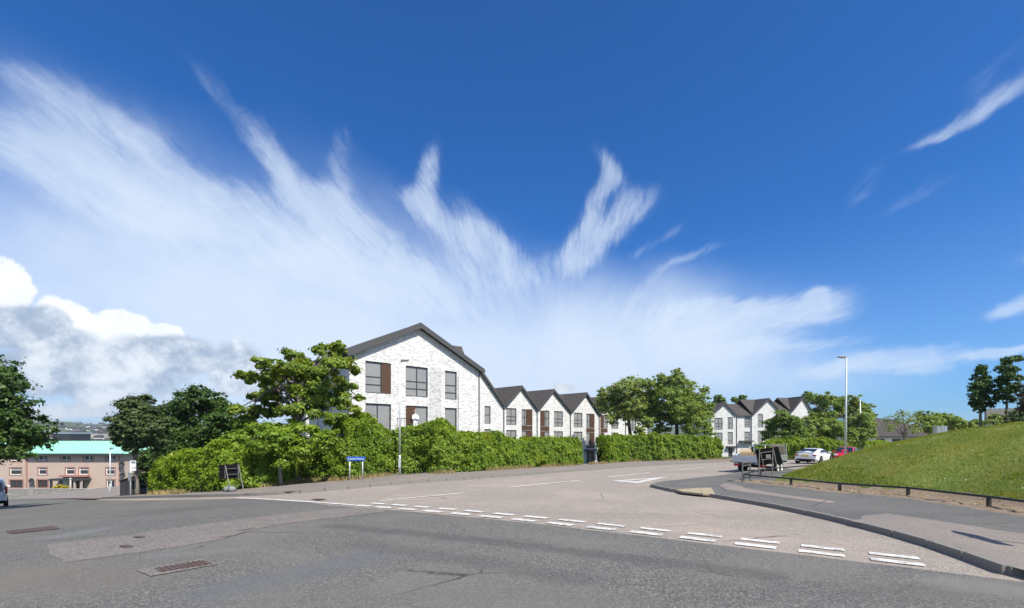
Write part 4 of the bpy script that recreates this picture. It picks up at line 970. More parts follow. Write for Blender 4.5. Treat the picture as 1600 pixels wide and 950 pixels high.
sl = (apx[1] - zl) / (apx[0] - uL); sr = (apx[1] - zr) / (uR - apx[0]); ov = .42; OVL = .35
topz = apx[1] + .30
pl = (uL - ov, topz - sl * (apx[0] - uL + ov)); pr = (uR + ov * .7, topz - sr * (uR + ov * .7 - apx[0])); pa = (apx[0], topz)
roof_quad('roof', [[(pl[0], -OVL, pl[1]), (pl[0], DP + .3, pl[1]), (pa[0], DP + .3, pa[1]), (pa[0], -OVL, pa[1])], [(pr[0], -OVL, pr[1]), (pr[0], DP + .3, pr[1]), (pa[0], DP + .3, pa[1]), (pa[0], -OVL, pa[1])]], .22, M['roof_tile'], R)
barge(R, (pl[0], pl[1] + .03), (pa[0], pa[1] + .03), -OVL, .40, .07); barge(R, (pa[0], pa[1] + .03), (pr[0], pr[1] + .03), -OVL - .002, .36, .07)
# cross roof peeping over the right slope, gutter and downpipe
Rinv = (Matrix.Translation(R.location) @ Matrix.Rotation(fa.rz, 4, 'Z')).inverted()
roof_quad('dormer_roof', [[tuple(Rinv @ Vector(Pz(*q))) for q in ((692, 556, 42), (727, 557, 42), (721.5, 541.5, 43.5), (706, 539.5, 43.5))]], .2, M['roof_tile'], R)
MB().tube([(pr[0] + .04, -OVL, pr[1] - .14), (pr[0] + .04, DP, pr[1] - .14)], .075, 8).build('gutter', M['trim'], R)
MB().tube([(uR - .06, -.06, zr - .1), (uR - .06, -.06, 0)], .04, 8).build('downpipe', M['trim'], R)
MB().tube([(L(700, 640)[0] * 0 + (holes[2][1] + .12), -.03, holes[2][2] + 1.9), (holes[2][1] + .12, -.03, 0)], .02, 6).build('downpipe', M['trim'], R)
# projecting header pattern between the windows
mb = MB(); ua, ub = L(672, 600)[0], L(690, 600)[0]; za, zb = L(672, 668)[1], L(672, 572)[1]; r_ = 0; zz = za
while zz < zb:
    u = ua + (.1125 if r_ % 2 else 0)
    while u < ub: mb.box((u, -.012, zz), (.10, .03, .062)); u += .225
    zz += .075; r_ += 1
o = mb.build('projecting_bricks', M['brick'], R); o['kind'] = 'stuff'
# wall lamp by the left eave
pq = L(545, 559); MB().lathe((pq[0] + .2, -.12, pq[1]), 'y', [(0, -.1), (.12, -.1), (.13, .02), (.06, .12), (0, .12)], 10).build('wall_lamp', M['dark_metal'], R, True)
# balconies with bar railings
def balcony(u0, u1, zf, top, out=1.5):
    s_ = MB().span((u0, -out, zf - .16), (u1, -.005, zf)).build('balcony', M['trim'], R)
    MB().bar((u0, -out + .04, zf + top), (u1, -out + .04, zf + top), .045, .045).build('handrail', M['dark_metal'], s_)
    n = int((u1 - u0) / .28); me = MB().span((-.011, -.011, 0), (.011, .011, top)).mesh('baluster', M['dark_metal'])
    for i in range(n + 1):
        o = bpy.data.objects.new('baluster', me); COL.objects.link(o); o.parent = s_; o.location = (u0 + .02 + (u1 - u0 - .04) * i / n, -out + .04, zf)
zfl = low[1][2]
balcony(L(611.5, 650)[0], L(634, 650)[0], zfl, 1.15, .9); balcony(L(634.3, 650)[0] , L(668, 650)[0], zfl - .02, .25, 1.2)
# left wing of the block, partly hidden by the sycamore
fb = Facade((470, 36), (552, 38)); RW = fb.root('rear_wing', MZ, 'lower white wing with barred balcony behind the wide sycamore', 'building')
def LW(px, py): u, z = fb.uv(px, py); return (u, z - MZ)
a_, b2 = LW(478, 610), LW(556, 605)
link('wall', wall_mesh('wall', [(a_[0], 0), (b2[0], 0), (b2[0], b2[1]), (a_[0], a_[1])], [(LW(494, 640)[0], LW(508, 640)[0], LW(490, 664)[1], LW(490, 636)[1])], .3, M['brick']), RW)
window(RW, LW(494, 640)[0], LW(508, 640)[0], LW(490, 664)[1], LW(490, 636)[1], (.5,), ())
roof_quad('roof', [[(a_[0] - .4, -.4, a_[1]), (b2[0], -.4, b2[1]), (b2[0], 4, b2[1] + 2.6), (a_[0] - .4, 4, a_[1] + 2.6)]], .2, M['roof_tile'], RW)
sb = MB().span((LW(492, 650)[0], -1.3, LW(492, 664)[1] - .15), (LW(522, 650)[0], -.01, LW(492, 664)[1])).build('balcony', M['trim'], RW)
me = MB().span((-.014, -.014, 0), (.014, .014, 1.5)).mesh('baluster', M['dark_metal'])
for i in range(9):
    o = bpy.data.objects.new('baluster', me); COL.objects.link(o); o.parent = sb; o.location = (LW(493, 650)[0] + (LW(521, 650)[0] - LW(493, 650)[0]) * i / 8, -1.25, LW(492, 664)[1])

# --- terraced houses with steep gables
ft = Facade((787, 57.0), (937, 71.5)); TZ0 = -4.2
def T(px, py, f=ft): u, z = f.uv(px, py); return u, z
def house(f, z0, label, group, eL, ap, eR, wins, clads, doors=(), depth=9.0, ridge=4.6, downpipe=True, name='terraced_house', extra=None):
    """eL, ap, eR: pixels of the left eave, apex and right eave on the facade"""
    f.z0 = z0; u0, zl_ = f.uv(*eL); ua_, za_ = f.uv(*ap); u1, zr_ = f.uv(*eR)
    off = f.o + f.d * u0; root = empty(name, (off[0], off[1], z0), f.rz, label, 'house', group)
    W = u1 - u0; ua_ -= u0; zl_ -= z0; zr_ -= z0; za_ -= z0
    rc = lambda w: (f.uv(w[0], w[2])[0] - u0, f.uv(w[1], w[2])[0] - u0, f.uv((w[0] + w[1]) / 2, w[3])[1] - z0, f.uv((w[0] + w[1]) / 2, w[2])[1] - z0)
    hs = [rc(w) for w in wins]; cl = [rc(w) for w in clads]; ds = [rc(w) for w in doors]
    link('wall', wall_mesh('wall', [(.0, 0), (W, 0), (W, zr_), (ua_, za_), (.0, zl_)], hs + cl + ds, .3, M['brick']), root)
    side_wall(root, .28, .3, depth, 0, zl_); side_wall(root, W, .3, depth, 0, zr_)
    for w, q in zip(wins, hs): window(root, *q, w[4] if len(w) > 4 else (), w[5] if len(w) > 5 else ())
    for q in cl: cladding(root, *q, .05, .13)
    for q in ds:
        d = MB().span((q[0] + .02, .12, q[2]), (q[1] - .02, .17, q[3] - .02)).build('door', M['frame_dark'], root)
        MB().span((q[0] + (q[1] - q[0]) * .2, .105, q[2] + .4), (q[0] + (q[1] - q[0]) * .75, .118, q[3] - .25)).build('pane', M['pane_dark'], d)
        MB().span((q[0] + .08, .06, q[2] + 1.0), (q[0] + .12, .11, q[2] + 1.15)).build('handle', M['galv'], d)
        MB().span((q[0] - .5, -.75, q[3] + .02), (q[1] + .75, -.005, q[3] + .28)).build('canopy', M['trim'], root)
    t = .16; lift = .14
    A, B1, B2 = (ua_, za_ + lift), (-.02, zl_ + lift), (W + .02, zr_ + lift)
    # gable ridge runs back to the main ridge
    roof_quad('roof', [[(B1[0], -.3, B1[1]), (B1[0], ridge + 1.5, B1[1]), (A[0], ridge, A[1]), (A[0], -.3, A[1])], [(B2[0], -.3, B2[1]), (B2[0], ridge + 1.5, B2[1]), (A[0], ridge, A[1]), (A[0], -.3, A[1])],
        [(0, .02, (zl_ + zr_) / 2 + lift - .05), (W, .02, (zl_ + zr_) / 2 + lift - .05), (W, ridge, A[1] - .01), (0, ridge, A[1] - .01)], [(0, depth + .3, (zl_ + zr_) / 2 + lift), (W, depth + .3, (zl_ + zr_) / 2 + lift), (W, ridge, A[1] - .012), (0, ridge, A[1] - .012)]], t, M['roof_tile'], root)
    barge(root, (B1[0], B1[1] + .02), (A[0], A[1] + .02), -.3, .30, .06); barge(root, (A[0], A[1] + .02), (B2[0], B2[1] + .02), -.302, .30, .06)
    link('wall', wall_mesh('wall', [(0, 0), (W, 0), (W, zr_), (0, zl_)], [], .28, M['brick']), root).location = (0, depth, 0)
    if downpipe: MB().tube([(W - .03, -.08, zr_ - .05), (W - .03, -.08, 0)], .06, 8).build('downpipe', M['trim'], root)
    return root
TG = 'terraced houses with steep white gables'
def win2(a, b_, t, btm): return (a, b_, t, btm, (.52,), (.26, .5))
house(ft, TZ0, 'first terraced house, its gable half hidden behind the tall block', TG, (712, 628), (748, 577), (787, 635),
      [(757, 766.5, 634.5, 662, (), (.5,)), (757, 766.5, 670.5, 693, (), ())], [])
house(ft, TZ0, 'second terraced house, whole gable with brown panel at right, next to the half hidden one', TG, (787, 635), (813, 604), (839, 640),
      [win2(791, 807, 637.8, 664), (791, 807, 672, 692, (.52,), ()), (815, 823.5, 639.5, 665, (.65,), (.5,)), (815, 823.5, 672.5, 692, (), ())], [(823.5, 832, 639.5, 665), (815, 832, 665.3, 672.2), (823.5, 832, 672.5, 692)])
house(ft, TZ0, 'third terraced house, brown panel left of its paired windows', TG, (839, 640), (863, 609.5), (891, 643.5),
      [(851.5, 858.5, 641.5, 666.3, (.3,), (.5,)), (851.5, 858.5, 674, 692, (), ()), win2(865.5, 879.5, 642.5, 666.8), (865.5, 879.5, 673.8, 692, (.52,), ())], [(844, 851.5, 641.5, 666.3), (844, 858.5, 666.6, 673.7), (844, 851.5, 674, 692)])
house(ft, TZ0, 'fourth terraced house, its doorway showing in the hedge gap', TG, (891, 643.5), (914.5, 614.5), (936, 647.5),
      [win2(896.5, 910, 645, 667.8), (896.5, 910, 674.5, 695, (.52,), ()), (916, 922.5, 646.5, 669, (.5,), (.5,)), (916, 922.5, 676, 695.5, (), ())], [(922.5, 929, 646.5, 669), (916, 929, 669.3, 675.7), (922.5, 929, 676, 695.5), (916, 929, 695.8, 700.5), (922.8, 929, 704.8, 727)], [(916.5, 922.4, 704.8, 727)])
house(ft, TZ0, 'fifth terraced house, mostly behind the olive tree', TG, (936, 647.5), (957, 620), (977, 652),
      [(944, 949.5, 648.5, 669.5, (), (.5,)), win2(955, 966, 650, 670), (955, 966, 676, 692, (.52,), ())], [(938, 944, 648.5, 669.5), (938, 949.5, 669.8, 676), (938, 944, 676.2, 692)])
house(ft, TZ0, 'last terraced house, hidden behind the tree pair', TG, (977, 652), (995, 628), (1012, 656), [win2(984, 994, 655, 673)], [])
# --- second terrace far along the road
f2 = Facade((1131, 93.0), (1254, 95.0)); Z2 = -4.6
G2 = 'far terraced houses'
house(f2, Z2, 'far white gabled house with a brown door, left end of the far terrace', G2, (1111, 648), (1131.5, 629.5), (1151, 649.5),
      [(1116, 1129, 653, 671.5, (.55,), (.3, .52)), (1116, 1129, 676, 690, (.55,), ()), (1137, 1145, 651.8, 670.5, (.35,), (.48,)), (1137, 1145, 675, 694.5, (), (.3,))], [], [(1138, 1144.5, 699, 714)], depth=8, ridge=4.2)
house(f2, Z2, 'far white gabled house with a flat bay, middle of the far terrace', G2, (1175, 648), (1200, 623), (1221, 645),
      [(1184, 1192, 647, 668, (), (.5,)), (1184, 1192, 673, 692, (), ())], [], depth=8, ridge=4.2)
house(f2, Z2, 'far white gabled house, right end of the far terrace above the rowan', G2, (1236, 643), (1254, 620), (1268, 643), [], [], depth=8, ridge=4.2)
def link_block(pxl, pxr, zt, win, label, setb):
    u0, z_ = f2.uv(pxl, zt); u1, _ = f2.uv(pxr, zt); off = f2.o + f2.d * u0; nn = np.array([-f2.d[1], f2.d[0]]) * setb
    root = empty('terraced_house', (off[0] + nn[0], off[1] + nn[1], Z2), f2.rz, label, 'house', G2); W = u1 - u0; h = z_ - Z2
    hs = [(f2.uv(w[0], w[2])[0] - u0, f2.uv(w[1], w[2])[0] - u0, f2.uv(w[0], w[3])[1] - Z2, f2.uv(w[0], w[2])[1] - Z2) for w in win]
    link('wall', wall_mesh('wall', [(0, 0), (W, 0), (W, h), (0, h)], hs, .3, M['brick']), root)
    for q in hs: window(root, *q, (), (.25, .5))
    roof_quad('roof', [[(-.05, -.3, h + .05), (W + .05, -.3, h + .05), (W + .05, 4.2, h + 2.62), (-.05, 4.2, h + 2.62)], [(-.05, 8.3, h + .05), (W + .05, 8.3, h + .05), (W + .05, 4.2, h + 2.615), (-.05, 4.2, h + 2.615)]], .16, M['roof_tile'], root)
    MB().span((-.05, -.36, h - .12), (W + .05, -.302, h + .06)).build('gutter', M['trim'], root)
    MB().tube([(.1, -.08, h - .1), (.1, -.08, 0)], .06, 8).build('downpipe', M['trim'], root)
    return root
rb = link_block(1151.4, 1174.6, 649, [(1164.5, 1173, 650, 668), (1164.5, 1173, 674.5, 693)], 'far white flat-fronted house between the two left far gables', .3)
MB().span((.6, -.9, 4.6), (3.4, -.005, 4.85)).build('canopy', M['trim'], rb)
link_block(1221.3, 1235.7, 645, [], 'far white flat-fronted house between the two right far gables', .3)

# --- pink flats with a green metal roof down the hill at left
fp = Facade((20, 95.0), (190, 95.0)); PB = -13.2
RP = fp.root('block_of_flats', PB, 'pinkish rendered three storey flats with a pale green metal roof', 'building')
def LP(px, py): u, z = fp.uv(px, py); return (u, z - PB)
e = LP(100, 709.5)[1]; u0, u1 = LP(-120, 700)[0], LP(192, 700)[0]; us = LP(42, 700)[0]
wl = []
for a, b_ in ((20, 37), (59.5, 72.5), (95.5, 109), (131, 144.5), (166, 179.5)): wl.append((a, b_, 711.3, 719.5, 0))
for a, b_ in ((19.5, 37), (60, 73), (103, 116.5), (124, 138), (166, 179.5)): wl.append((a, b_, 731, 741.5, 1))
for a, b_ in ((19, 39), (58.5, 74.5), (167, 179.5)): wl.append((a, b_, 750, 761.5, 2))
for k in range(3):
    for a in (-20, -60, -100): wl.append((a, a + 14, (711.3, 731, 750)[k], (719.5, 741.5, 761.5)[k], k))
hol = []
for w in wl:
    p, q = LP(w[0], w[2]), LP(w[1], w[3]); hol.append((p[0], q[0], q[1], p[1]))
link('wall', wall_mesh('wall', [(us, 0), (u1, 0), (u1, e), (us, e)], [h for h in hol if h[0] > us], .35, M['pink']), RP)
wl2 = link('wall', wall_mesh('wall', [(u0, 0), (us, 0), (us, e - .1), (u0, e - .1)], [h for h in hol if h[0] < us], .35, M['pink']), RP); wl2.location = (0, -.45, 0)
MB().span((u1 - .35, .35, 0), (u1, 10, e)).build('wall', M['pink'], RP)
for w, h in zip(wl, hol):
    y = -.45 if h[0] < us else 0
    wd = window(RP, h[0], h[1], h[2], h[3], (.62,) if w[4] == 0 else ((.5,) if w[4] == 2 else ()), (.72,) if w[4] == 1 else (), 'pane_dark', 'white' if w[4] < 2 or w[0] > 100 else 'brown_wood', .08, .13)
    wd.location = (0, y, 0)
    m_ = .22; mbm = MB()
    for a, b_ in (((h[0] - m_, h[2] - m_), (h[1] + m_, h[2])), ((h[0] - m_, h[3]), (h[1] + m_, h[3] + m_)), ((h[0] - m_, h[2]), (h[0], h[3])), ((h[1], h[2]), (h[1] + m_, h[3]))):
        mbm.span((a[0], -.03, a[1]), (b_[0], -.001, b_[1]))
    mbm.build('surround', M['pink_dark'], wd)
rt = EYE + (HOR - 689) / F * 101.5 - PB - 1.1
hp = LP(180, 700)[0]
q = [[(u0, -.8, e + .1), (u1 + .9, -.8, e + .1), (u1 - 4.0, 6.5, rt + 1.1), (u0, 6.5, rt + 1.1)], [(u1 + .9, -.8, e + .1), (u1 + .9, 13.5, e + .1), (u1 - 4.0, 6.51, rt + 1.1), (u1 - 4.0, 6.49, rt + 1.1)], [(u0, 13.5, e + .1), (u1 + .9, 13.5, e + .1), (u1 - 4.0, 6.5, rt + 1.1), (u0, 6.5, rt + 1.1)]]
roof_quad('roof', q, .12, M['green_roof'], RP)
mb = MB(); x = u0
while x < u1 - 4.2:
    mb.bar((x, -.8, e + .14), (x, 6.5, rt + 1.14), .05, .09); x += .85
mb.build('standing_seams', M['green_roof'], RP)
MB().span((u0, -.95, e - .28), (u1 + .95, -.802, e + .16)).build('fascia', M['frame_dark'], RP)
MB().tube([(us + .1, -.1, e - .2), (us + .1, -.1, 0)], .09, 8).build('downpipe', M['pink_dark'], RP); MB().tube([(u1 - .7, -.1, e - .2), (u1 - .7, -.1, 0)], .07, 8).build('downpipe', M['pink_dark'], RP)
a, b_ = LP(94, 746.5), LP(143, 749.5); MB().span((a[0], -2.4, b_[1]), (b_[0], -.005, a[1])).build('porch_canopy', M['frame_dark'], RP)
d0, d1 = LP(113, 750), LP(131, 764)
dd = MB().span((d0[0], -.08, .2), (d1[0], -.002, d0[1] - .05)).build('entrance_door', M['brown_wood'], RP); MB().span((d0[0] + .9, -.1, 1.0), (d0[0] + 1.2, -.082, 2.2)).build('pane', M['pane_dark'], dd)
MB().span((LP(97, 0)[0], -.3, .2), (LP(108, 0)[0], -.001, b_[1] - .02)).build('porch_panel', M['white'], RP)
for px in (95.5, 110.5, 131.5, 141.5): MB().span((LP(px, 0)[0] - .15, -2.2, 0), (LP(px, 0)[0] + .15, -1.9, b_[1] - .003)).build('porch_post', M['concrete'] if px > 130 else M['frame_dark'], RP)
a, b_ = LP(100, 741.5), LP(141, 744.5); MB().span((a[0], -1.1, b_[1]), (b_[0], -.004, a[1] - .05)).build('balcony', M['pink_dark'], RP)
cp = [np.array(Pz(px, 712, 104)) for px in (113, 118)]
def dish(px, py, label):
    p = np.array(Pz(px, py, 94.4)); r_ = empty('satellite_dish', p, 0, label, 'satellite dish', 'dishes on the flats')
    MB().lathe((0, 0, 0), 'y', [(0, .12), (.35, .06), (.62, -.08), (.64, -.06), (.35, .1), (0, .16)], 14).build('bowl', M['frame_dark'], r_, True)
    MB().bar((0, .1, 0), (.1, .62, -.1), .06).build('bracket', M['galv'], r_); MB().bar((0, 0, -.5), (0, -.55, -.05), .04).build('arm', M['galv'], r_)
dish(190.5, 726, 'dark satellite dish by the top right windows of the flats'); dish(191.5, 743, 'dark satellite dish low by the right corner of the flats'); dish(49.5, 752, 'dark satellite dish beside the left drainpipe of the flats')
# garden wall in front, pier, planting
wz = [np.array(Pz(px, 771.5, 88.0)) for px in (-60, 52, 95, 190)]
rw = empty('garden_wall', (wz[0][0], 88.0, wz[0][2]), 0, 'low grey stone wall along the pavement in front of the flats', 'wall')
W_ = wz[3][0] - wz[0][0]; stones = MB(); rr = random.Random(4); x = 0.0
for row in range(4):
    x = rr.uniform(-.5, 0)
    while x < W_:
        l = rr.uniform(.5, 1.1); stones.box((x + l / 2, rr.uniform(-.03, .03), -.4 + row * .34), (l - .04, .4, .30)); x += l
o = stones.build('stones', M['stone'], rw); o['kind'] = 'stuff'
MB().span((0, -.12, -1.6), (W_, .12, .85)).build('mortar', M['concrete'], rw)
MB().span((-.1, -.25, .86), (W_, .25, .98)).build('coping', M['concrete'], rw)
MB().span((wz[1][0] - wz[0][0] - .4, -.42, -1.5), (wz[1][0] - wz[0][0] + .4, -.26, 1.25)).build('pier', M['stone'], rw)
tree('yellow_shrub', 'yellow flowering shrub at the entrance of the flats', np.array(Pz(95, 768, 90)), [Bl(88, 763, 5, 90), Bl(95, 762, 6, 90), Bl(102, 763, 5, 90), Bl(108, 762, 3, 90)], 2600, .22, 'yellow_flower', 51, .05, cat='shrub', limbs=False, twigs=False)
# far tower block and town on the hillside
def tower(px0, px1, top, btm, Z, label):
    a, b_ = np.array(Pz(px0, btm, Z)), np.array(Pz(px1, top, Z)); root = empty('office_block', a, 0, label, 'building'); w, h = b_[0] - a[0], b_[2] - a[2]
    MB().span((0, 0, -12), (w, 14, h * .78)).build('wall', M['dark_car'], root); MB().span((-.6, -.6, h * .78), (w + .6, 14.6, h)).build('roof', M['alu'], root)
    for k in range(3): MB().span((.5, -.08, h * (.12 + .2 * k)), (w - .5, -.01, h * (.24 + .2 * k))).build('window', M['pane_dark'], root)
tower(82, 111, 675, 689, 300, 'dark flat-topped block with a pale roof beyond the green roof')
HR = random.Random(8); hm = {}
for nm, wm, rm in (('a', 'white', 'roof_tile_far'), ('b', 'stone', 'roof_tile_far'), ('c', 'concrete', 'frame_dark')):
    w_ = MB().span((-6, -4, -4), (6, 4, 5.5)).mesh('wall', M[wm]); r_ = MB().prism([(-4.6, 5.4), (4.6, 5.4), (0, 9.5)], -6.5, 6.5).mesh('roof', M[rm]); hm[nm] = (w_, r_)
def terr(R_): 
    hill = min(1, max(0, (R_ - 1000) / 2300)); return -26 + 76 * hill ** .8
for i in range(90):
    px = HR.uniform(70, 200); Z = HR.choice([HR.uniform(520, 900), HR.uniform(900, 1500), HR.uniform(1100, 2000)]); X = (px - 800) / F * Z; R_ = math.hypot(X, Z)
    z = terr(R_) + 6 if R_ > 860 else -20
    root = empty('hillside_house', (X, Z, z), HR.uniform(-.6, .6), 'small distant house in the town on the far hillside', 'house', 'distant houses on the hillside')
    a, b_ = hm[HR.choice('aabc')]; link('wall', a, root); rf = link('roof', b_, root); rf.rotation_euler = (0, 0, rad(90)); root.scale = [HR.uniform(.7, 1.5)] * 3
# far woods
r5 = np.random.default_rng(77); n = 12000; px = r5.uniform(40, 230, n); Z = r5.uniform(450, 3300, n) ; X = (px - 800) / F * Z; R_ = np.hypot(X, Z)
cl = vnoise(np.stack([X / 90, Z / 90, X * 0], 1)) > .60; X, Z, R_ = X[cl], Z[cl], R_[cl]; hh = np.clip((R_ - 1000) / 2300, 0, 1)
zz = -24 + 76 * hh ** .8 + (vnoise(np.stack([X / 420, Z / 420, X * 0], 1)) - .5) * 26 * hh + r5.uniform(-2, 5, len(X))
link('distant_woods', leaves('distant_woods', np.stack([X, Z, zz], 1), np.tile([.2, -.7, .6], (len(X), 1)), 13.0, r5, M['leaf_dark'], .9))['kind'] = 'stuff'
# low dark-roofed building behind the bank at right
a = np.array(Pz(1352, 700, 95)); rl = empty('low_building', a, rad(-8), 'low building with a wide dark tiled roof behind the bank', 'building')
w = (1455 - 1352) / F * 95
MB().span((0, 0, -1), (w, 10, 2.1)).build('wall', M['white'], rl)
roof_quad('roof', [[(-.8, -.8, 2.4), (w + .8, -.8, 2.4), (w * .62, 5, 6.0), (w * .18, 5, 6.6)], [(-.8, -.8, 2.4), (-.8, 10.8, 2.4), (w * .18, 5.01, 6.6), (w * .18, 4.99, 6.6)]], .2, M['roof_tile_far'], rl)
MB().span((-.9, -.95, 2.12), (w + .9, -.82, 2.45)).build('fascia', M['frame_dark'], rl)
for k in range(4): MB().span((2 + k * 3, -.06, .6), (3.6 + k * 3, -.004, 1.9)).build('window', M['pane_dark'], rl)

# ------------------------------------------------------------------ street furniture
def lamp_post(label, px, basey, topy, Z, arm, r0=.062, r1=.036, lean=0.0, zb=None, group='street lamps', mat='galv'):
    X = (px - 800) / F * Z; zb = (EYE + (HOR - basey) / F * Z) if zb is None else zb; zt = EYE + (HOR - topy) / F * Z; h = zt - zb
    root = empty('street_lamp', (X, Z, zb), 0, label, 'street lamp', group)
    root.rotation_euler = (0, lean, 0)
    MB().tube([(0, 0, 0), (0, 0, 1.15), (0, 0, 1.2)], [r0 * 1.35, r0 * 1.35, r0], 12).build('base_section', M[mat], root, True)
    MB().tube([(0, 0, 1.19), (0, 0, h * .5), (0, 0, h - .1)], [r0, (r0 + r1) / 2, r1], 12).build('pole', M[mat], root, True)
    s = 1 if arm > 0 else -1
    MB().bar((0, 0, h - .10), (s * abs(arm) * .35, 0, h - .06), .05, .05).build('bracket', M[mat], root)
    hd = MB().prism([(s * abs(arm) * .2, h - .10), (s * abs(arm), h - .03), (s * abs(arm), h + .02), (s * abs(arm) * .15, h + .04)], -.13, .13).build('lamp_head', M['grey_metal'], root, bevel=.012)
    MB().span((s * abs(arm) * .45 - .12, -.09, h - .085), (s * abs(arm) * .45 + .12, .09, h - .07)).build('lens', M['clear_lamp'], hd)
    MB().span((-.06, -r0 * 1.42, .45), (.06, -r0 * 1.3, .95)).build('access_door', M[mat], root)
    return root
lamp_post('grey street lamp standing in front of the long hedge and left gable', 624.5, 742, 563, at(624.5, 742, PH)[1], .55)
zb = float(bank_z(np.array([(1321 - 800) / F * 33]), np.array([33.0]))[0])
lamp_post('tall grey street lamp rising from behind the grass bank by the red car', 1321, 700, 557.5, 33, -.62, .078, .042, rad(.45), zb - .3)
lamp_post('slim farther street lamp right of the tall one, above the far hedge', 1344, 716, 623, 66, -.5, .09, .06)
X = Pz(172, 774.5, 46)
lamp_post('thin pale lamp column on the far pavement in front of the flats', 172, 775, 700, 46, .3, .06, .04)
pq = Pz(110, 771.5, 80); rp = empty('bollard_post', pq, 0, 'short grey post in front of the flats entrance', 'post')
MB().tube([(0, 0, -.3), (0, 0, 2.5)], [.16, .13], 8).build('shaft', M['concrete'], rp, True); MB().lathe((0, 0, 2.5), 'z', [(0, .25), (.16, .2), (.2, 0), (0, 0)], 10).build('cap', M['galv'], rp, True)
# knee rail round the bank
zr0 = [g1(*p) + PH for p in RAIL]
root = empty('knee_rail', (RAIL[0][0], RAIL[0][1], zr0[0]), 0, 'low black metal knee rail edging the grass bank', 'rail'); B0 = Vector(root.location)
tops = []
for (px, by, ty), p, z in zip(RAILPX, RAIL, zr0):
    zt = EYE + (HOR - ty) / F * p[1]; zt = max(zt, z + .28); tops.append((p[0], p[1], zt)); MB().bar(Vector((p[0], p[1], z - .15)) - B0, Vector((p[0], p[1], zt)) - B0, .075, .075).build('post', M['dark_metal'], root)
for a, b_ in zip(tops[:-1], tops[1:]): MB().bar(Vector(a) - B0, Vector(b_) - B0, .065, .06).build('rail', M['dark_metal'], root)
arm = [np.array(RAIL[0]), np.array(at(1188, 746)), np.array(RAIL[0]) + ROADDIR * 9.0]
at_ = [Vector(tops[0])] + [Vector((p[0], p[1], g1(*p) + .42)) for p in arm[1:]]
for a, b_ in zip(at_[:-1], at_[1:]): MB().bar(a - B0, b_ - B0, .07, .06).build('rail', M['dark_metal'], root)
for p, t in zip(arm[1:], at_[1:]): MB().bar(Vector((p[0], p[1], g1(*p))) - B0, t - B0, .075, .075).build('post', M['dark_metal'], root)
# hoop barrier by the corner
p = at(1160, 754, PH); q = at(1172, 752, PH); root = empty('hoop_barrier', (p[0], p[1], g1(*p) + PH), math.atan2(q[1] - p[1], q[0] - p[0]), 'grey two-legged metal hoop barrier at the corner of the knee rail', 'barrier')
Lh = math.hypot(q[0] - p[0], q[1] - p[1]); Lh = max(.42, Lh); hh = 31 * p[1] / F
for x in (0, Lh): MB().bar((x, 0, 0), (x, 0, hh), .05, .05).build('leg', M['grey_metal'], root)
MB().bar((-.03, 0, hh), (Lh + .03, 0, hh), .05, .05).build('top_bar', M['grey_metal'], root); MB().bar((0, 0, hh - .13), (Lh, 0, hh - .13), .035, .035).build('cross_bar', M['grey_metal'], root)
# temporary road signs seen from behind
def board(root, c, mat, t=.02): 
    v = [Vector(p) for p in c]; n = (v[1] - v[0]).cross(v[3] - v[0]).normalized() * t; vs = v + [p + n for p in v]
    return MB().raw(vs, [(0, 1, 2, 3), (7, 6, 5, 4), (0, 4, 5, 1), (1, 5, 6, 2), (2, 6, 7, 3), (3, 7, 4, 0)]).build('sign_board', mat, root)
def pixloc(px, py, Z, base): return tuple(np.array(Pz(px, py, Z)) - np.array(base))
def back_sign(name, label, base, Z, corners, legs, struts, rails_, w=.045, group='black signs seen from behind', dz=.45):
    root = empty(name, base, 0, label, 'road sign', group)
    board(root, [pixloc(*c, Z + .04, base) if len(c) == 2 else pixloc(c[0], c[1], Z + c[2], base) for c in corners], M['black'])
    for a, b_ in legs: MB().bar(pixloc(*a, Z, base), pixloc(*b_, Z, base), w, w * .6).build('leg', M['grey_metal'], root)
    for a, b_ in struts: MB().bar(pixloc(*a, Z - .02, base), pixloc(*b_, Z - dz, base), w * .7, w * .5).build('strut', M['grey_metal'], root)
    for a, b_ in rails_: MB().bar(pixloc(*a, Z - .03, base), pixloc(*b_, Z - .03, base), w * .7, w * .5).build('cross_bar', M['grey_metal'], root)
    return root
p = at(362, 767.6, PH); Zs = p[1]; bs = (p[0], p[1], g1(*p) + PH)
back_sign('temporary_sign', 'black board on a ladder-like frame by the lime hedge', bs, Zs, [(342.5, 726.5), (373, 725), (372.5, 747), (342.5, 749)],
          [((352, 727), (352, 748)), ((372, 726), (373, 749))], [((352, 727), (359.5, 766.5)), ((372.5, 726), (380.5, 765))], [((352, 732.5), (372, 731.5)), ((355, 741.5), (373.5, 740.5)), ((358, 759), (378, 758))], dz=.25)
sb = empty('sandbag', (p[0] + .1, p[1] - .3, g1(p[0], p[1] - .3) + PH), 0, 'grey rolled sandbag weighting the frame of the left black sign', 'sandbag')
MB().lathe((0, 0, .13), 'x', [(0, -.27), (.08, -.265), (.125, -.15), (.13, .1), (.09, .25), (0, .27)], 12).build('bag', M['sack'], sb, True)
MB().lathe((0, 0, .13), 'x', [(.131, -.02), (.137, 0), (.131, .02)], 12).build('strap', M['black'], sb)
p = at(222, 773.5, PH); Zs = p[1] - .5; bs = (p[0], Zs, g1(p[0], Zs) + PH)
back_sign('temporary_sign', 'black board low behind the bent trunk', bs, 32.2, [(205, 750.5), (232.5, 750), (232, 762.5), (205, 764)], [((208, 750), (208, 773)), ((229, 750), (229, 772))], [], [((205, 757), (232, 756.5))], .05)
p = at(1187, 748, PH); Zs = p[1]; bs = (p[0], p[1], g1(*p) + PH)
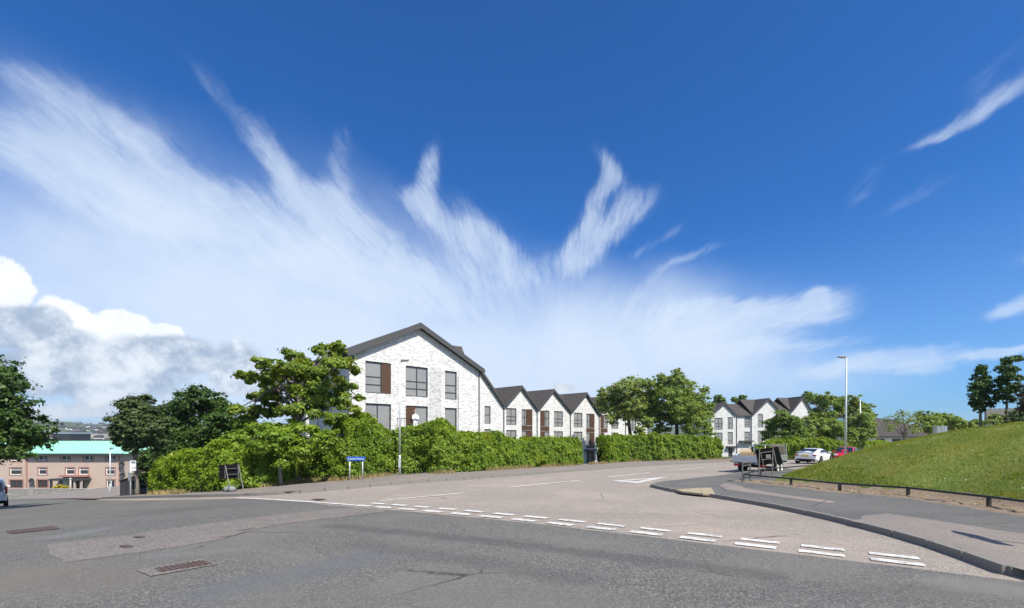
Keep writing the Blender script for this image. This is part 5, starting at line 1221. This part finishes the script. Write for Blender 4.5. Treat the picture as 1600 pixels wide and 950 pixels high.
rs = back_sign('temporary_sign', 'big black board leaning on a tall steel frame by the trailer', bs, Zs, [(1180, 702.5), (1216, 698, 0), (1223, 723, .25), (1185, 727, .25)],
          [((1186.5, 701), (1186, 747.5)), ((1207.5, 699), (1206.5, 743))], [((1188.5, 708), (1197.5, 745)), ((1208.5, 703), (1216, 741))], [((1188, 707.5), (1206, 705)), ((1190, 718.5), (1207, 716.5))], .055, dz=.1)
board(rs, [pixloc(1196.5, 710.5, Zs - .04, bs), pixloc(1204, 709.8, Zs - .04, bs), pixloc(1205, 715.5, Zs - .04, bs), pixloc(1197, 716, Zs - .04, bs)], M['grey_metal'], .006).name = 'label_plate'
# blue street name plate
p0, p1 = at(546.5, 750, PH), at(566.5, 749.2, PH); Zs = (p0[1] + p1[1]) / 2 - .0
root = empty('street_name_sign', (p0[0], Zs, g1(*p0) + PH), 0, 'blue street name plate with white lettering on two posts by the hedge', 'street sign'); B0 = np.array(root.location)
def sl_(px, py): return tuple(np.array(Pz(px, py, Zs)) - B0)
for px in (546.5, 566.5): MB().tube([(sl_(px, 750)[0], 0, 0), (sl_(px, 716)[0], 0, sl_(px, 716)[2])], .035, 8).build('post', M['galv'], root, True)
a, b_ = sl_(542.5, 719.8), sl_(571, 713.3); mb = MB().span((a[0], -.07, a[2]), (b_[0], -.045, b_[2])).build('plate', M['blue'], root)
def text(body, size, loc, rot, mat, parent, width=None, name='lettering'):
    cu = bpy.data.curves.new(name, 'FONT'); cu.body = body; cu.size = size; cu.align_x = 'CENTER'; cu.align_y = 'CENTER'; cu.extrude = .003; cu.materials.append(mat)
    o = bpy.data.objects.new(name, cu); COL.objects.link(o); o.parent = parent; o.location = loc; o.rotation_euler = rot
    bpy.context.view_layer.update(); me = bpy.data.meshes.new_from_object(o.evaluated_get(bpy.context.evaluated_depsgraph_get())); k = width / max(.01, o.dimensions.x)
    bpy.data.objects.remove(o); o = link(name, me, parent); o.location = loc; o.rotation_euler = rot; o.scale.x = k
    return o
text('Greenfern Avenue', .15, ((a[0] + b_[0]) / 2, -.076, (a[2] + b_[2]) / 2 - .005), (rad(90), 0, 0), M['white'], root, (b_[0] - a[0]) * .90)
# bus stop and shelter
p = at(204, 776, PH); Zb = 28.6; bs = np.array(Pz(204, 776, Zb)); root = empty('bus_stop', bs, 0, 'bus stop pole with a white flag beside the bent trunk', 'bus stop')
hB = 56 * Zb / F; MB().tube([(0, 0, -.2), (0, 0, hB)], .04, 8).build('pole', M['galv'], root, True)
fl_ = MB().span((.05, -.02, hB - .42), (.33, .02, hB + .02)).build('flag', M['white'], root); MB().span((.06, -.026, hB - .16), (.32, -.021, hB - .03)).build('flag_symbol', M['alu'], fl_)
f2_ = MB().span((.05, -.02, hB - .62), (.33, .02, hB - .47)).build('flag', M['white'], root)
MB().span((-.1, -.07, 1.0), (.06, -.042, 1.5)).build('timetable_case', M['alu'], root)
bs = np.array(Pz(188, 775, 35.5)); root = empty('bus_shelter', bs, 0, 'dark grey panelled shelter with sloping top beside the bus stop pole', 'shelter')
w = 19 * 35.5 / F; h0, h1 = 23 * 35.5 / F, 30 * 35.5 / F
MB().prism([(0, -.2), (w, -.2), (w, h1), (0, h0)], 0, .06).build('side_panel', M['frame_dark'], root)
MB().span((w, 0, -.2), (w + .05, 2.6, h1)).build('rear_panel', M['frame_dark'], root)
MB().slab([(-.06, -.1, h0 + .05), (w + .1, -.1, h1 + .07), (w + .1, 2.7, h1 + .07), (-.06, 2.7, h0 + .05)], .05).build('roof', M['dark_metal'], root)
for x in (0, w * .5): MB().span((x, -.03, -.2), (x + .04, -.001, h0 + (h1 - h0) * x / w)).build('post', M['dark_metal'], root)
# grey fence and cabinet on the bank
fz = 36.0
root = empty('panel_fence', np.array(Pz(1541, 650, fz)), 0, 'weathered grey panel fence behind the shrubs on the bank', 'fence')
for i in range(9):
    x = i * 7.5 * fz / F; hgt = 14 * fz / F + .012 * i
    MB().span((x, 0, -1.4), (x + 7.3 * fz / F, .03, hgt * .8)).build('panel', M['grey_metal'], root)
    MB().span((x - .04, .031, -1.4), (x + .04, .1, hgt * .82)).build('post', M['grey_metal'], root)
c0 = np.array(Pz(1464, 674.5, 40)); root = empty('utility_cabinet', c0, 0, 'pale grey utility cabinet behind the crest of the bank', 'cabinet')
MB().span((0, 0, -.6), (.42, .4, .42)).build('body', M['alu'], root); MB().span((.45, 0, -.6), (.9, .4, .45)).build('body', M['alu'], root); MB().span((-.03, -.03, .455), (.93, .43, .49)).build('lid', M['galv'], root)
# off-frame sign on the right pavement whose shadow falls into view
p = (9.0, 7.15); root = empty('direction_sign', (p[0], p[1], g1(*p) + PH), rad(72), 'pointed direction sign on a post just outside the right edge', 'road sign')
MB().tube([(0, 0, 0), (0, 0, 1.6)], .03, 8).build('post', M['galv'], root, True)
MB().prism([(-.6, 1.35), (.5, 1.25), (.9, 1.42), (.5, 1.6), (-.6, 1.6)], -.05, -.03).build('sign_board', M['white'], root)

# ------------------------------------------------------------------ vehicles
def loft(stations, name, mat, root, sub=1):
    """stations: (x, [(y, z) half ring from bottom centre to top centre])"""
    vs, fs = [], []; n = None
    for x, ring in stations:
        full = [(x if len(q) < 3 else x + q[2], q[0], q[1]) for q in ring] + [(x if len(q) < 3 else x + q[2], -q[0], q[1]) for q in ring[::-1] if q[0] > 1e-6]
        n = len(full); vs += full
    m = len(stations)
    for i in range(m - 1):
        for k in range(n): fs.append((i * n + k, i * n + (k + 1) % n, (i + 1) * n + (k + 1) % n, (i + 1) * n + k))
    fs.append(tuple(range(n - 1, -1, -1))); fs.append(tuple(range((m - 1) * n, m * n)))
    o = MB().raw(vs, fs).build(name, mat, root, True)
    if sub:
        md = o.modifiers.new('round', 'SUBSURF'); md.levels = md.render_levels = sub
    return o
def wheel(root, x, y, r, w=.2, rimm='alu', spokes=7):
    s = 1 if y > 0 else -1; wr = MB().lathe((x, y, r), 'y', [(r * .62, -w / 2), (r * .92, -w / 2), (r, -w / 2 + .03), (r, w / 2 - .03), (r * .92, w / 2), (r * .62, w / 2)], 24).build('wheel', M['tyre'], root, True)
    mb = MB().lathe((x, y + s * w * .30, r), 'y', [(0, s * .02), (r * .12, s * .02), (r * .14, -s * .02), (r * .14, -s * .06), (0, -s * .06)], 16); mb.lathe((x, y, r), 'y', [(r * .66, s * w * .5), (r * .60, s * w * .52), (r * .58, s * w * .2), (r * .66, -s * w * .2)], 24)
    for k in range(spokes):
        t = 2 * math.pi * k / spokes; mb.bar((x + r * .1 * math.cos(t), y + s * w * .32, r + r * .1 * math.sin(t)), (x + r * .62 * math.cos(t), y + s * w * .36, r + r * .62 * math.sin(t)), .05, .03, Vector((0, 1, 0)))
    mb.build('rim', M[rimm], wr, True)
    MB().lathe((x, y - s * .05, r), 'y', [(0, 0), (r * .6, 0), (r * .6, s * .02), (0, s * .02)], 20).build('brake_disc', M['dark_metal'], wr)
def car(name, label, loc, heading, spec, paint):
    root = empty(name, loc, heading, label, 'car', None)
    Lc, Wc, Hc = spec['L'], spec['W'], spec['H']; hw = Wc / 2; st = []
    for x, k, zl_, zb_, zt_ in spec['body']:       # x, width factor, bottom, belt height, top of the deck
        w = hw * k; st.append((x, [(0, zl_), (w * .86, zl_), (w * .97, zl_ + .10), (w, (zl_ + zb_) * .5), (w * .985, zb_ - .04), (w * .90, zb_ + (zt_ - zb_) * .6), (w * .5, zt_), (0, zt_ + .012)]))
    loft(st, 'body', M[paint], root, 2)
    st = []
    for x, k, z0, z1 in spec['cabin']:
        w = hw * k; st.append((x, [(0, z0), (w, z0), (w * .985, z0 + (z1 - z0) * .35), (w * .86, z0 + (z1 - z0) * .85), (w * .76, z1), (0, z1 + .03)]))
    loft(st, 'cabin', M[paint], root, 2)
    for nm, q in spec['glass']:
        for s in ((1, -1) if nm == 'side_window' else (1,)):
            v = [Vector((a, s * b_, c)) for a, b_, c in q]; n = (v[1] - v[0]).cross(v[-1] - v[0]).normalized() * .02; k = len(v)
            MB().raw(v + [p + n for p in v] , [tuple(range(k)), tuple(range(2 * k - 1, k - 1, -1))] + [(i, i + k, (i + 1) % k + k, (i + 1) % k) for i in range(k)]).build(nm, M['car_glass'], root, bevel=.01)
    for x in spec['wheels']:
        for s in (1, -1):
            MB().lathe((x, s * (hw - .005), spec['r'] + .02), 'y', [(0, -s * .04), (spec['r'] * 1.18, -s * .04), (spec['r'] * 1.18, s * .008), (0, s * .008)], 24).build('wheel_arch', M['black'], root)
            wheel(root, x, s * (hw - .09), spec['r'], .215)
    for nm, m_, c, d in spec['bits']: MB().box(c, d).build(nm, M[m_], root, bevel=min(d) * .3)
    for s in (1, -1): MB().box((spec['mirror'][0], s * (hw + .08), spec['mirror'][1]), (.12, .2, .13)).build('door_mirror', M[paint], root, bevel=.03)
    return root
coupe = dict(L=4.24, W=1.78, H=1.29, r=.315, wheels=(1.28, -1.29), mirror=(.55, .93),
  body=[(-2.12, .80, .42, .70, .86), (-2.05, .90, .26, .74, .94), (-1.75, .985, .20, .80, .96), (-1.2, 1.0, .20, .83, .94), (-.4, .97, .18, .80, .90), (.5, .97, .18, .78, .88), (1.2, 1.0, .20, .76, .86), (1.75, .97, .20, .68, .76), (2.02, .86, .24, .56, .64), (2.12, .7, .34, .5, .56)],
  cabin=[(-1.85, .66, .86, .94), (-1.3, .82, .84, 1.09), (-.75, .86, .82, 1.25), (-.1, .87, .82, 1.275), (.35, .86, .82, 1.20), (.8, .84, .82, 1.0), (1.05, .8, .80, .88)],
  glass=[('rear_window', [(-1.72, -.52, .975), (-1.72, .52, .975), (-.98, .55, 1.235), (-.98, -.55, 1.235)]), ('windscreen', [(.36, -.58, 1.235), (.36, .58, 1.235), (1.0, .66, .93), (1.0, -.66, .93)]), ('side_window', [(-1.1, .76, .93), (-.75, .70, 1.12), (-.1, .69, 1.17), (.3, .70, 1.12), (.72, .77, .93)])],
  bits=[('tail_lamp', 'red_lamp', (-2.06, .62, .74), (.10, .32, .12)), ('tail_lamp', 'red_lamp', (-2.06, -.62, .74), (.10, .32, .12)), ('number_plate', 'yellow_plate', (-2.155, 0, .70), (.02, .52, .12)), ('rear_diffuser', 'black', (-2.07, 0, .32), (.14, 1.28, .24)), ('spoiler', 'white_car', (-1.98, 0, 1.0), (.22, 1.30, .035)), ('exhaust', 'galv', (-2.13, .5, .27), (.1, .1, .08)), ('exhaust', 'galv', (-2.13, -.5, .27), (.1, .1, .08)), ('headlamp', 'clear_lamp', (2.0, .6, .6), (.12, .3, .12)), ('headlamp', 'clear_lamp', (2.0, -.6, .6), (.12, .3, .12))])
hatch = dict(L=4.0, W=1.74, H=1.46, r=.31, wheels=(1.24, -1.24), mirror=(.72, 1.0),
  body=[(-1.98, .82, .40, .80, .94), (-1.9, .93, .24, .86, .98), (-1.2, 1.0, .20, .88, .98), (0, .99, .18, .87, .96), (.9, 1.0, .19, .86, .96), (1.5, .97, .2, .78, .88), (1.85, .88, .24, .66, .76), (1.98, .72, .32, .56, .64)],
  cabin=[(-1.93, .76, .92, 1.06), (-1.65, .86, .90, 1.36), (-1.0, .89, .88, 1.44), (-.1, .90, .88, 1.45), (.35, .89, .88, 1.38), (.9, .87, .88, 1.1), (1.15, .84, .86, .95)],
  glass=[('rear_window', [(-1.94, -.55, 1.04), (-1.94, .55, 1.04), (-1.73, .55, 1.33), (-1.73, -.55, 1.33)]), ('windscreen', [(.38, -.58, 1.40), (.38, .58, 1.40), (1.13, .68, .98), (1.13, -.68, .98)]), ('side_window', [(-1.5, .80, .99), (-1.35, .72, 1.3), (-.5, .70, 1.35), (-.42, .80, .99)]), ('side_window', [(-.36, .80, .99), (-.42, .70, 1.35), (.25, .71, 1.31), (.8, .80, .99)])],
  bits=[('headlamp', 'clear_lamp', (1.84, .60, .70), (.14, .34, .16)), ('headlamp', 'clear_lamp', (1.84, -.60, .70), (.14, .34, .16)), ('grille', 'black', (1.97, 0, .46), (.06, .95, .22)), ('number_plate', 'white', (2.03, 0, .45), (.02, .52, .11)), ('tail_lamp', 'red_lamp', (-1.93, .66, .85), (.1, .2, .3)), ('tail_lamp', 'red_lamp', (-1.93, -.66, .85), (.1, .2, .3))])
hd = math.atan2(ROADDIR[1], ROADDIR[0])
def on_road(px, Z): X = (px - 800) / F * Z; return (X, Z, g1(X, Z) + .005)
p = on_road(1272, 38.6); car('parked_car', 'white low coupe parked on the side road, seen from behind', p, hd, coupe, 'white_car')
p = on_road(1322, 45.5); car('parked_car', 'bright red hatchback facing the camera beyond the white coupe', p, hd + math.pi + .12, hatch, 'red_car')
p = on_road(1353, 52.5); car('parked_car', 'dark car almost hidden by the bank beyond the red hatchback', p, hd + math.pi, hatch, 'dark_car')
# van at the left edge
van = dict(L=4.9, W=1.9, H=1.95, r=.33, wheels=(1.55, -1.45), mirror=(1.15, 1.15),
  body=[(-2.42, .90, .36, 1.0, 1.1), (-2.35, .97, .28, 1.02, 1.12), (-1, 1, .24, 1.02, 1.12), (.8, 1, .24, 1.0, 1.1), (1.6, .98, .24, .94, 1.02), (2.2, .9, .28, .80, .88), (2.42, .76, .36, .62, .7)],
  cabin=[(-2.38, .92, 1.05, 1.84), (-2.2, .95, 1.05, 1.92), (-1, .96, 1.05, 1.94), (.3, .95, 1.05, 1.92), (.75, .94, 1.03, 1.78), (1.35, .92, 1.0, 1.25), (1.6, .88, .98, 1.06)],
  glass=[('windscreen', [(.78, -.62, 1.78), (.78, .62, 1.78), (1.52, .74, 1.1), (1.52, -.74, 1.1)]), ('side_window', [(-.1, .90, 1.12), (-.1, .80, 1.66), (.6, .80, 1.62), (1.15, .89, 1.14)]), ('rear_window', [(-2.42, -.7, 1.15), (-2.42, .7, 1.15), (-2.36, .66, 1.7), (-2.36, -.66, 1.7)])],
  bits=[('headlamp', 'clear_lamp', (2.2, .66, .78), (.2, .34, .22)), ('headlamp', 'clear_lamp', (2.2, -.66, .78), (.2, .34, .22)), ('bumper', 'black', (2.36, 0, .42), (.2, 1.5, .24)), ('rear_bumper', 'black', (-2.42, 0, .4), (.16, 1.7, .2)), ('tail_lamp', 'red_lamp', (-2.43, .86, 1.2), (.06, .12, .5)), ('tail_lamp', 'red_lamp', (-2.43, -.86, 1.2), (.06, .12, .5))])
q = Pz(-21, 790, 31.5); o = car('van', 'white van with black bumpers cut off by the left edge', (q[0], q[1], q[2]), math.atan2(q[1], q[0]) + .0, van, 'van_paint'); o['category'] = 'van'
# trailer
RZ = 26.4
tx = on_road(1188, 28.0); root = empty('utility_trailer', tx, hd + .05, 'twin axle aluminium drop-side trailer parked by the kerb', 'trailer')
TL, TW = 3.3, 1.95
MB().span((-TL / 2, -TW / 2, .56), (TL / 2, TW / 2, .64)).build('floor', M['grey_metal'], root)
for nm, a, b_ in (('tailboard', (-TL / 2 - .03, -TW / 2, .64), (-TL / 2, TW / 2, 1.02)), ('headboard', (TL / 2, -TW / 2, .64), (TL / 2 + .03, TW / 2, 1.02)), ('side_board', (-TL / 2, -TW / 2 - .03, .64), (TL / 2, -TW / 2, 1.02)), ('side_board', (-TL / 2, TW / 2, .64), (TL / 2, TW / 2 + .03, 1.02))):
    o = MB().span(a, b_).build(nm, M['alu'], root)
    mb = MB()
    for k in range(3):
        z = .70 + k * .12
        if nm in ('tailboard', 'headboard'): mb.span((a[0] - .018, a[1] + .03, z), (b_[0] + .018, b_[1] - .03, z + .05))
        else: mb.span((a[0] + .03, a[1] - .018, z), (b_[0] - .03, b_[1] + .018, z + .05))
    mb.build('rib', M['alu'], o)
MB().span((-TL / 2 - .12, -TW / 2 + .1, .40), (-TL / 2 - .05, TW / 2 - .1, .54)).build('lamp_bar', M['black'], root)
for s in (1, -1): MB().box((-TL / 2 - .14, s * .72, .47), (.04, .3, .1)).build('tail_lamp', M['red_lamp'], root)
for y in (-.5, .5): MB().bar((-TL / 2, y, .5), (TL / 2 + 1.3, y * .1, .5), .08, .1).build('chassis_rail', M['grey_metal'], root)
for x in (-.36, .34):
    MB().tube([(x, -TW / 2 + .1, .3), (x, TW / 2 - .1, .3)], .04, 8).build('axle', M['black'], root)
    for s in (1, -1):
        wheel(root, x, s * (TW / 2 + .02), .31, .17, 'white', 5)
for s in (1, -1): MB().prism([(-.75, .60), (-.70, .68), (.7, .68), (.74, .60), (.70, .60), (.66, .65), (-.66, .65), (-.71, .60)], s * (TW / 2 + .14) - .1, s * (TW / 2 + .14) + .1).build('mudguard', M['black'], root)
for s in (1, -1):
    MB().bar((TL / 2, s * (TW / 2 - .05), .64), (TL / 2, s * (TW / 2 - .05), 1.62), .05, .05).build('ladder_post', M['galv'], root)
MB().bar((TL / 2, -TW / 2, 1.6), (TL / 2, TW / 2, 1.6), .05, .05).build('ladder_bar', M['galv'], root); MB().bar((TL / 2, -TW / 2, 1.3), (TL / 2, TW / 2, 1.3), .04, .04).build('ladder_bar', M['galv'], root)
Tm = Matrix.Translation(Vector(tx)) @ Matrix.Rotation(hd + .05, 4, 'Z')
def load(name, label, cat, c, d, rot, mat, parts=None):
    w = Tm @ Vector(c); o = empty(name, w, hd + .05, label, cat); o.rotation_euler = (rot[0], rot[1], hd + .05 + rot[2])
    MB().box((0, 0, d[2] / 2), d).build('panel' if 'box' not in name else 'carton', mat, o, bevel=.01)
    return o
b1 = load('cardboard_box', 'open brown cardboard box on the left end of the trailer load', 'box', (-1.1, .35, .65), (.8, .7, .55), (0, .05, .2), M['cardboard'])
for s in (1, -1): MB().slab([(-.38, s * .34, .55), (.38, s * .34, .55), (.38, s * .58, .66), (-.38, s * .58, .66)], .012).build('flap', M['cardboard'], b1)
load('cardboard_box', 'flatter brown carton beside the open box on the trailer', 'box', (-.9, -.45, .65), (.9, .6, .42), (0, -.06, -.3), M['cardboard'])
load('white_sack', 'crumpled white package lying at the trailer tailboard', 'package', (-1.35, .78, .66), (.4, .35, .42), (.1, .12, .4), M['white'])
load('wooden_board', 'pale plywood sheet standing upright at the front of the trailer', 'board', (1.45, -.55, .65), (.05, .7, .95), (.0, -.12, .1), M['beige_wood'])
load('wooden_board', 'pale offcut leaning beside the cartons on the trailer', 'board', (-.3, .7, .65), (.05, .6, .72), (0, .25, .5), M['beige_wood'])
load('timber_pole', 'long pale pole laid across the trailer top frame', 'pole', (.2, -.2, 1.42), (3.4, .06, .05), (0, -.06, .3), M['beige_wood'])

# ------------------------------------------------------------------ person on the balcony
def person():
    Zp = fa.o + fa.d * L(643, 650)[0] - np.array([-fa.d[1], fa.d[0]]) * .55
    root = empty('person', (Zp[0], Zp[1], MZ + zfl), fa.rz, 'person in white clothes with folded arms on the balcony of the left gable', 'person')
    nodes = {'pelvis': ((0, 0, .95), .15), 'waist': ((0, 0, 1.1), .135), 'chest': ((0, .01, 1.32), .155), 'neck0': ((0, 0, 1.46), .07), 'neck': ((0, 0, 1.52), .055), 'head0': ((0, -.02, 1.58), .08), 'head': ((0, -.02, 1.66), .10), 'crown': ((0, -.01, 1.74), .07)}
    edges = [('pelvis', 'waist'), ('waist', 'chest'), ('chest', 'neck0'), ('neck0', 'neck'), ('neck', 'head0'), ('head0', 'head'), ('head', 'crown')]
    for s, t in ((1, 'l'), (-1, 'r')):
        nodes.update({t + 'hip': ((s * .10, 0, .88), .10), t + 'knee': ((s * .11, -.02, .50), .068), t + 'ank': ((s * .11, .02, .09), .045), t + 'toe': ((s * .13, -.15, .04), .035),
                      t + 'sh': ((s * .19, 0, 1.41), .07), t + 'elb': ((s * .26, -.04, 1.14), .05), t + 'wri': ((s * -.02, -.22, 1.17 + .03 * s), .034), t + 'hand': ((s * -.11, -.21, 1.19 + .03 * s), .035)})
        edges += [('pelvis', t + 'hip'), (t + 'hip', t + 'knee'), (t + 'knee', t + 'ank'), (t + 'ank', t + 'toe'), ('chest', t + 'sh'), (t + 'sh', t + 'elb'), (t + 'elb', t + 'wri'), (t + 'wri', t + 'hand')]
        for i in range(5):
            k = t + 'f%d' % i; nodes[k] = ((s * (-.175 + .012 * abs(i - 2)), -.20 + .005 * i, 1.155 + .022 * i + .03 * s), .009); edges.append((t + 'hand', k))
    keys = list(nodes); me = bpy.data.meshes.new('body'); me.from_pydata([nodes[k][0] for k in keys], [(keys.index(a), keys.index(b_)) for a, b_ in edges], [])
    o = link('body', me, root, M['statue'], False); md = o.modifiers.new('skin', 'SKIN'); md.use_smooth_shade = True
    for i, k in enumerate(keys): me.skin_vertices[0].data[i].radius = (nodes[k][1] * (1.15 if k in ('chest', 'pelvis', 'waist') else 1), nodes[k][1]); me.skin_vertices[0].data[i].use_root = (k == 'pelvis')
    sm = o.modifiers.new('smooth', 'SUBSURF'); sm.levels = sm.render_levels = 1
    h = MB().lathe((0, 0, 1.70), 'z', [(.085, -.06), (.112, -.02), (.115, .04), (.08, .09), (0, .105)], 14).build('hair', M['hair'], root, True); h.scale = (1, 1.1, 1)
    for s in (1, -1): MB().lathe((s * .035, -.118, 1.665), 'y', [(0, -.008), (.012, -.004), (.012, .01)], 8).build('eye', M['black'], root)
person()

# ------------------------------------------------------------------ air
hz = MB().span((-4200, -300, -60), (4200, 4200, 95)).build('haze', None); hz['kind'] = 'stuff'
hm_ = bpy.data.materials.new('air'); hm_.use_nodes = True; hn = hm_.node_tree; hn.nodes.clear()
pv = hn.nodes.new('ShaderNodeVolumePrincipled'); pv.inputs['Color'].default_value = (.80, .88, 1, 1); pv.inputs['Density'].default_value = .00014; pv.inputs['Anisotropy'].default_value = .2
ho = hn.nodes.new('ShaderNodeOutputMaterial'); hn.links.new(pv.outputs[0], ho.inputs['Volume']); hz.data.materials.append(hm_)
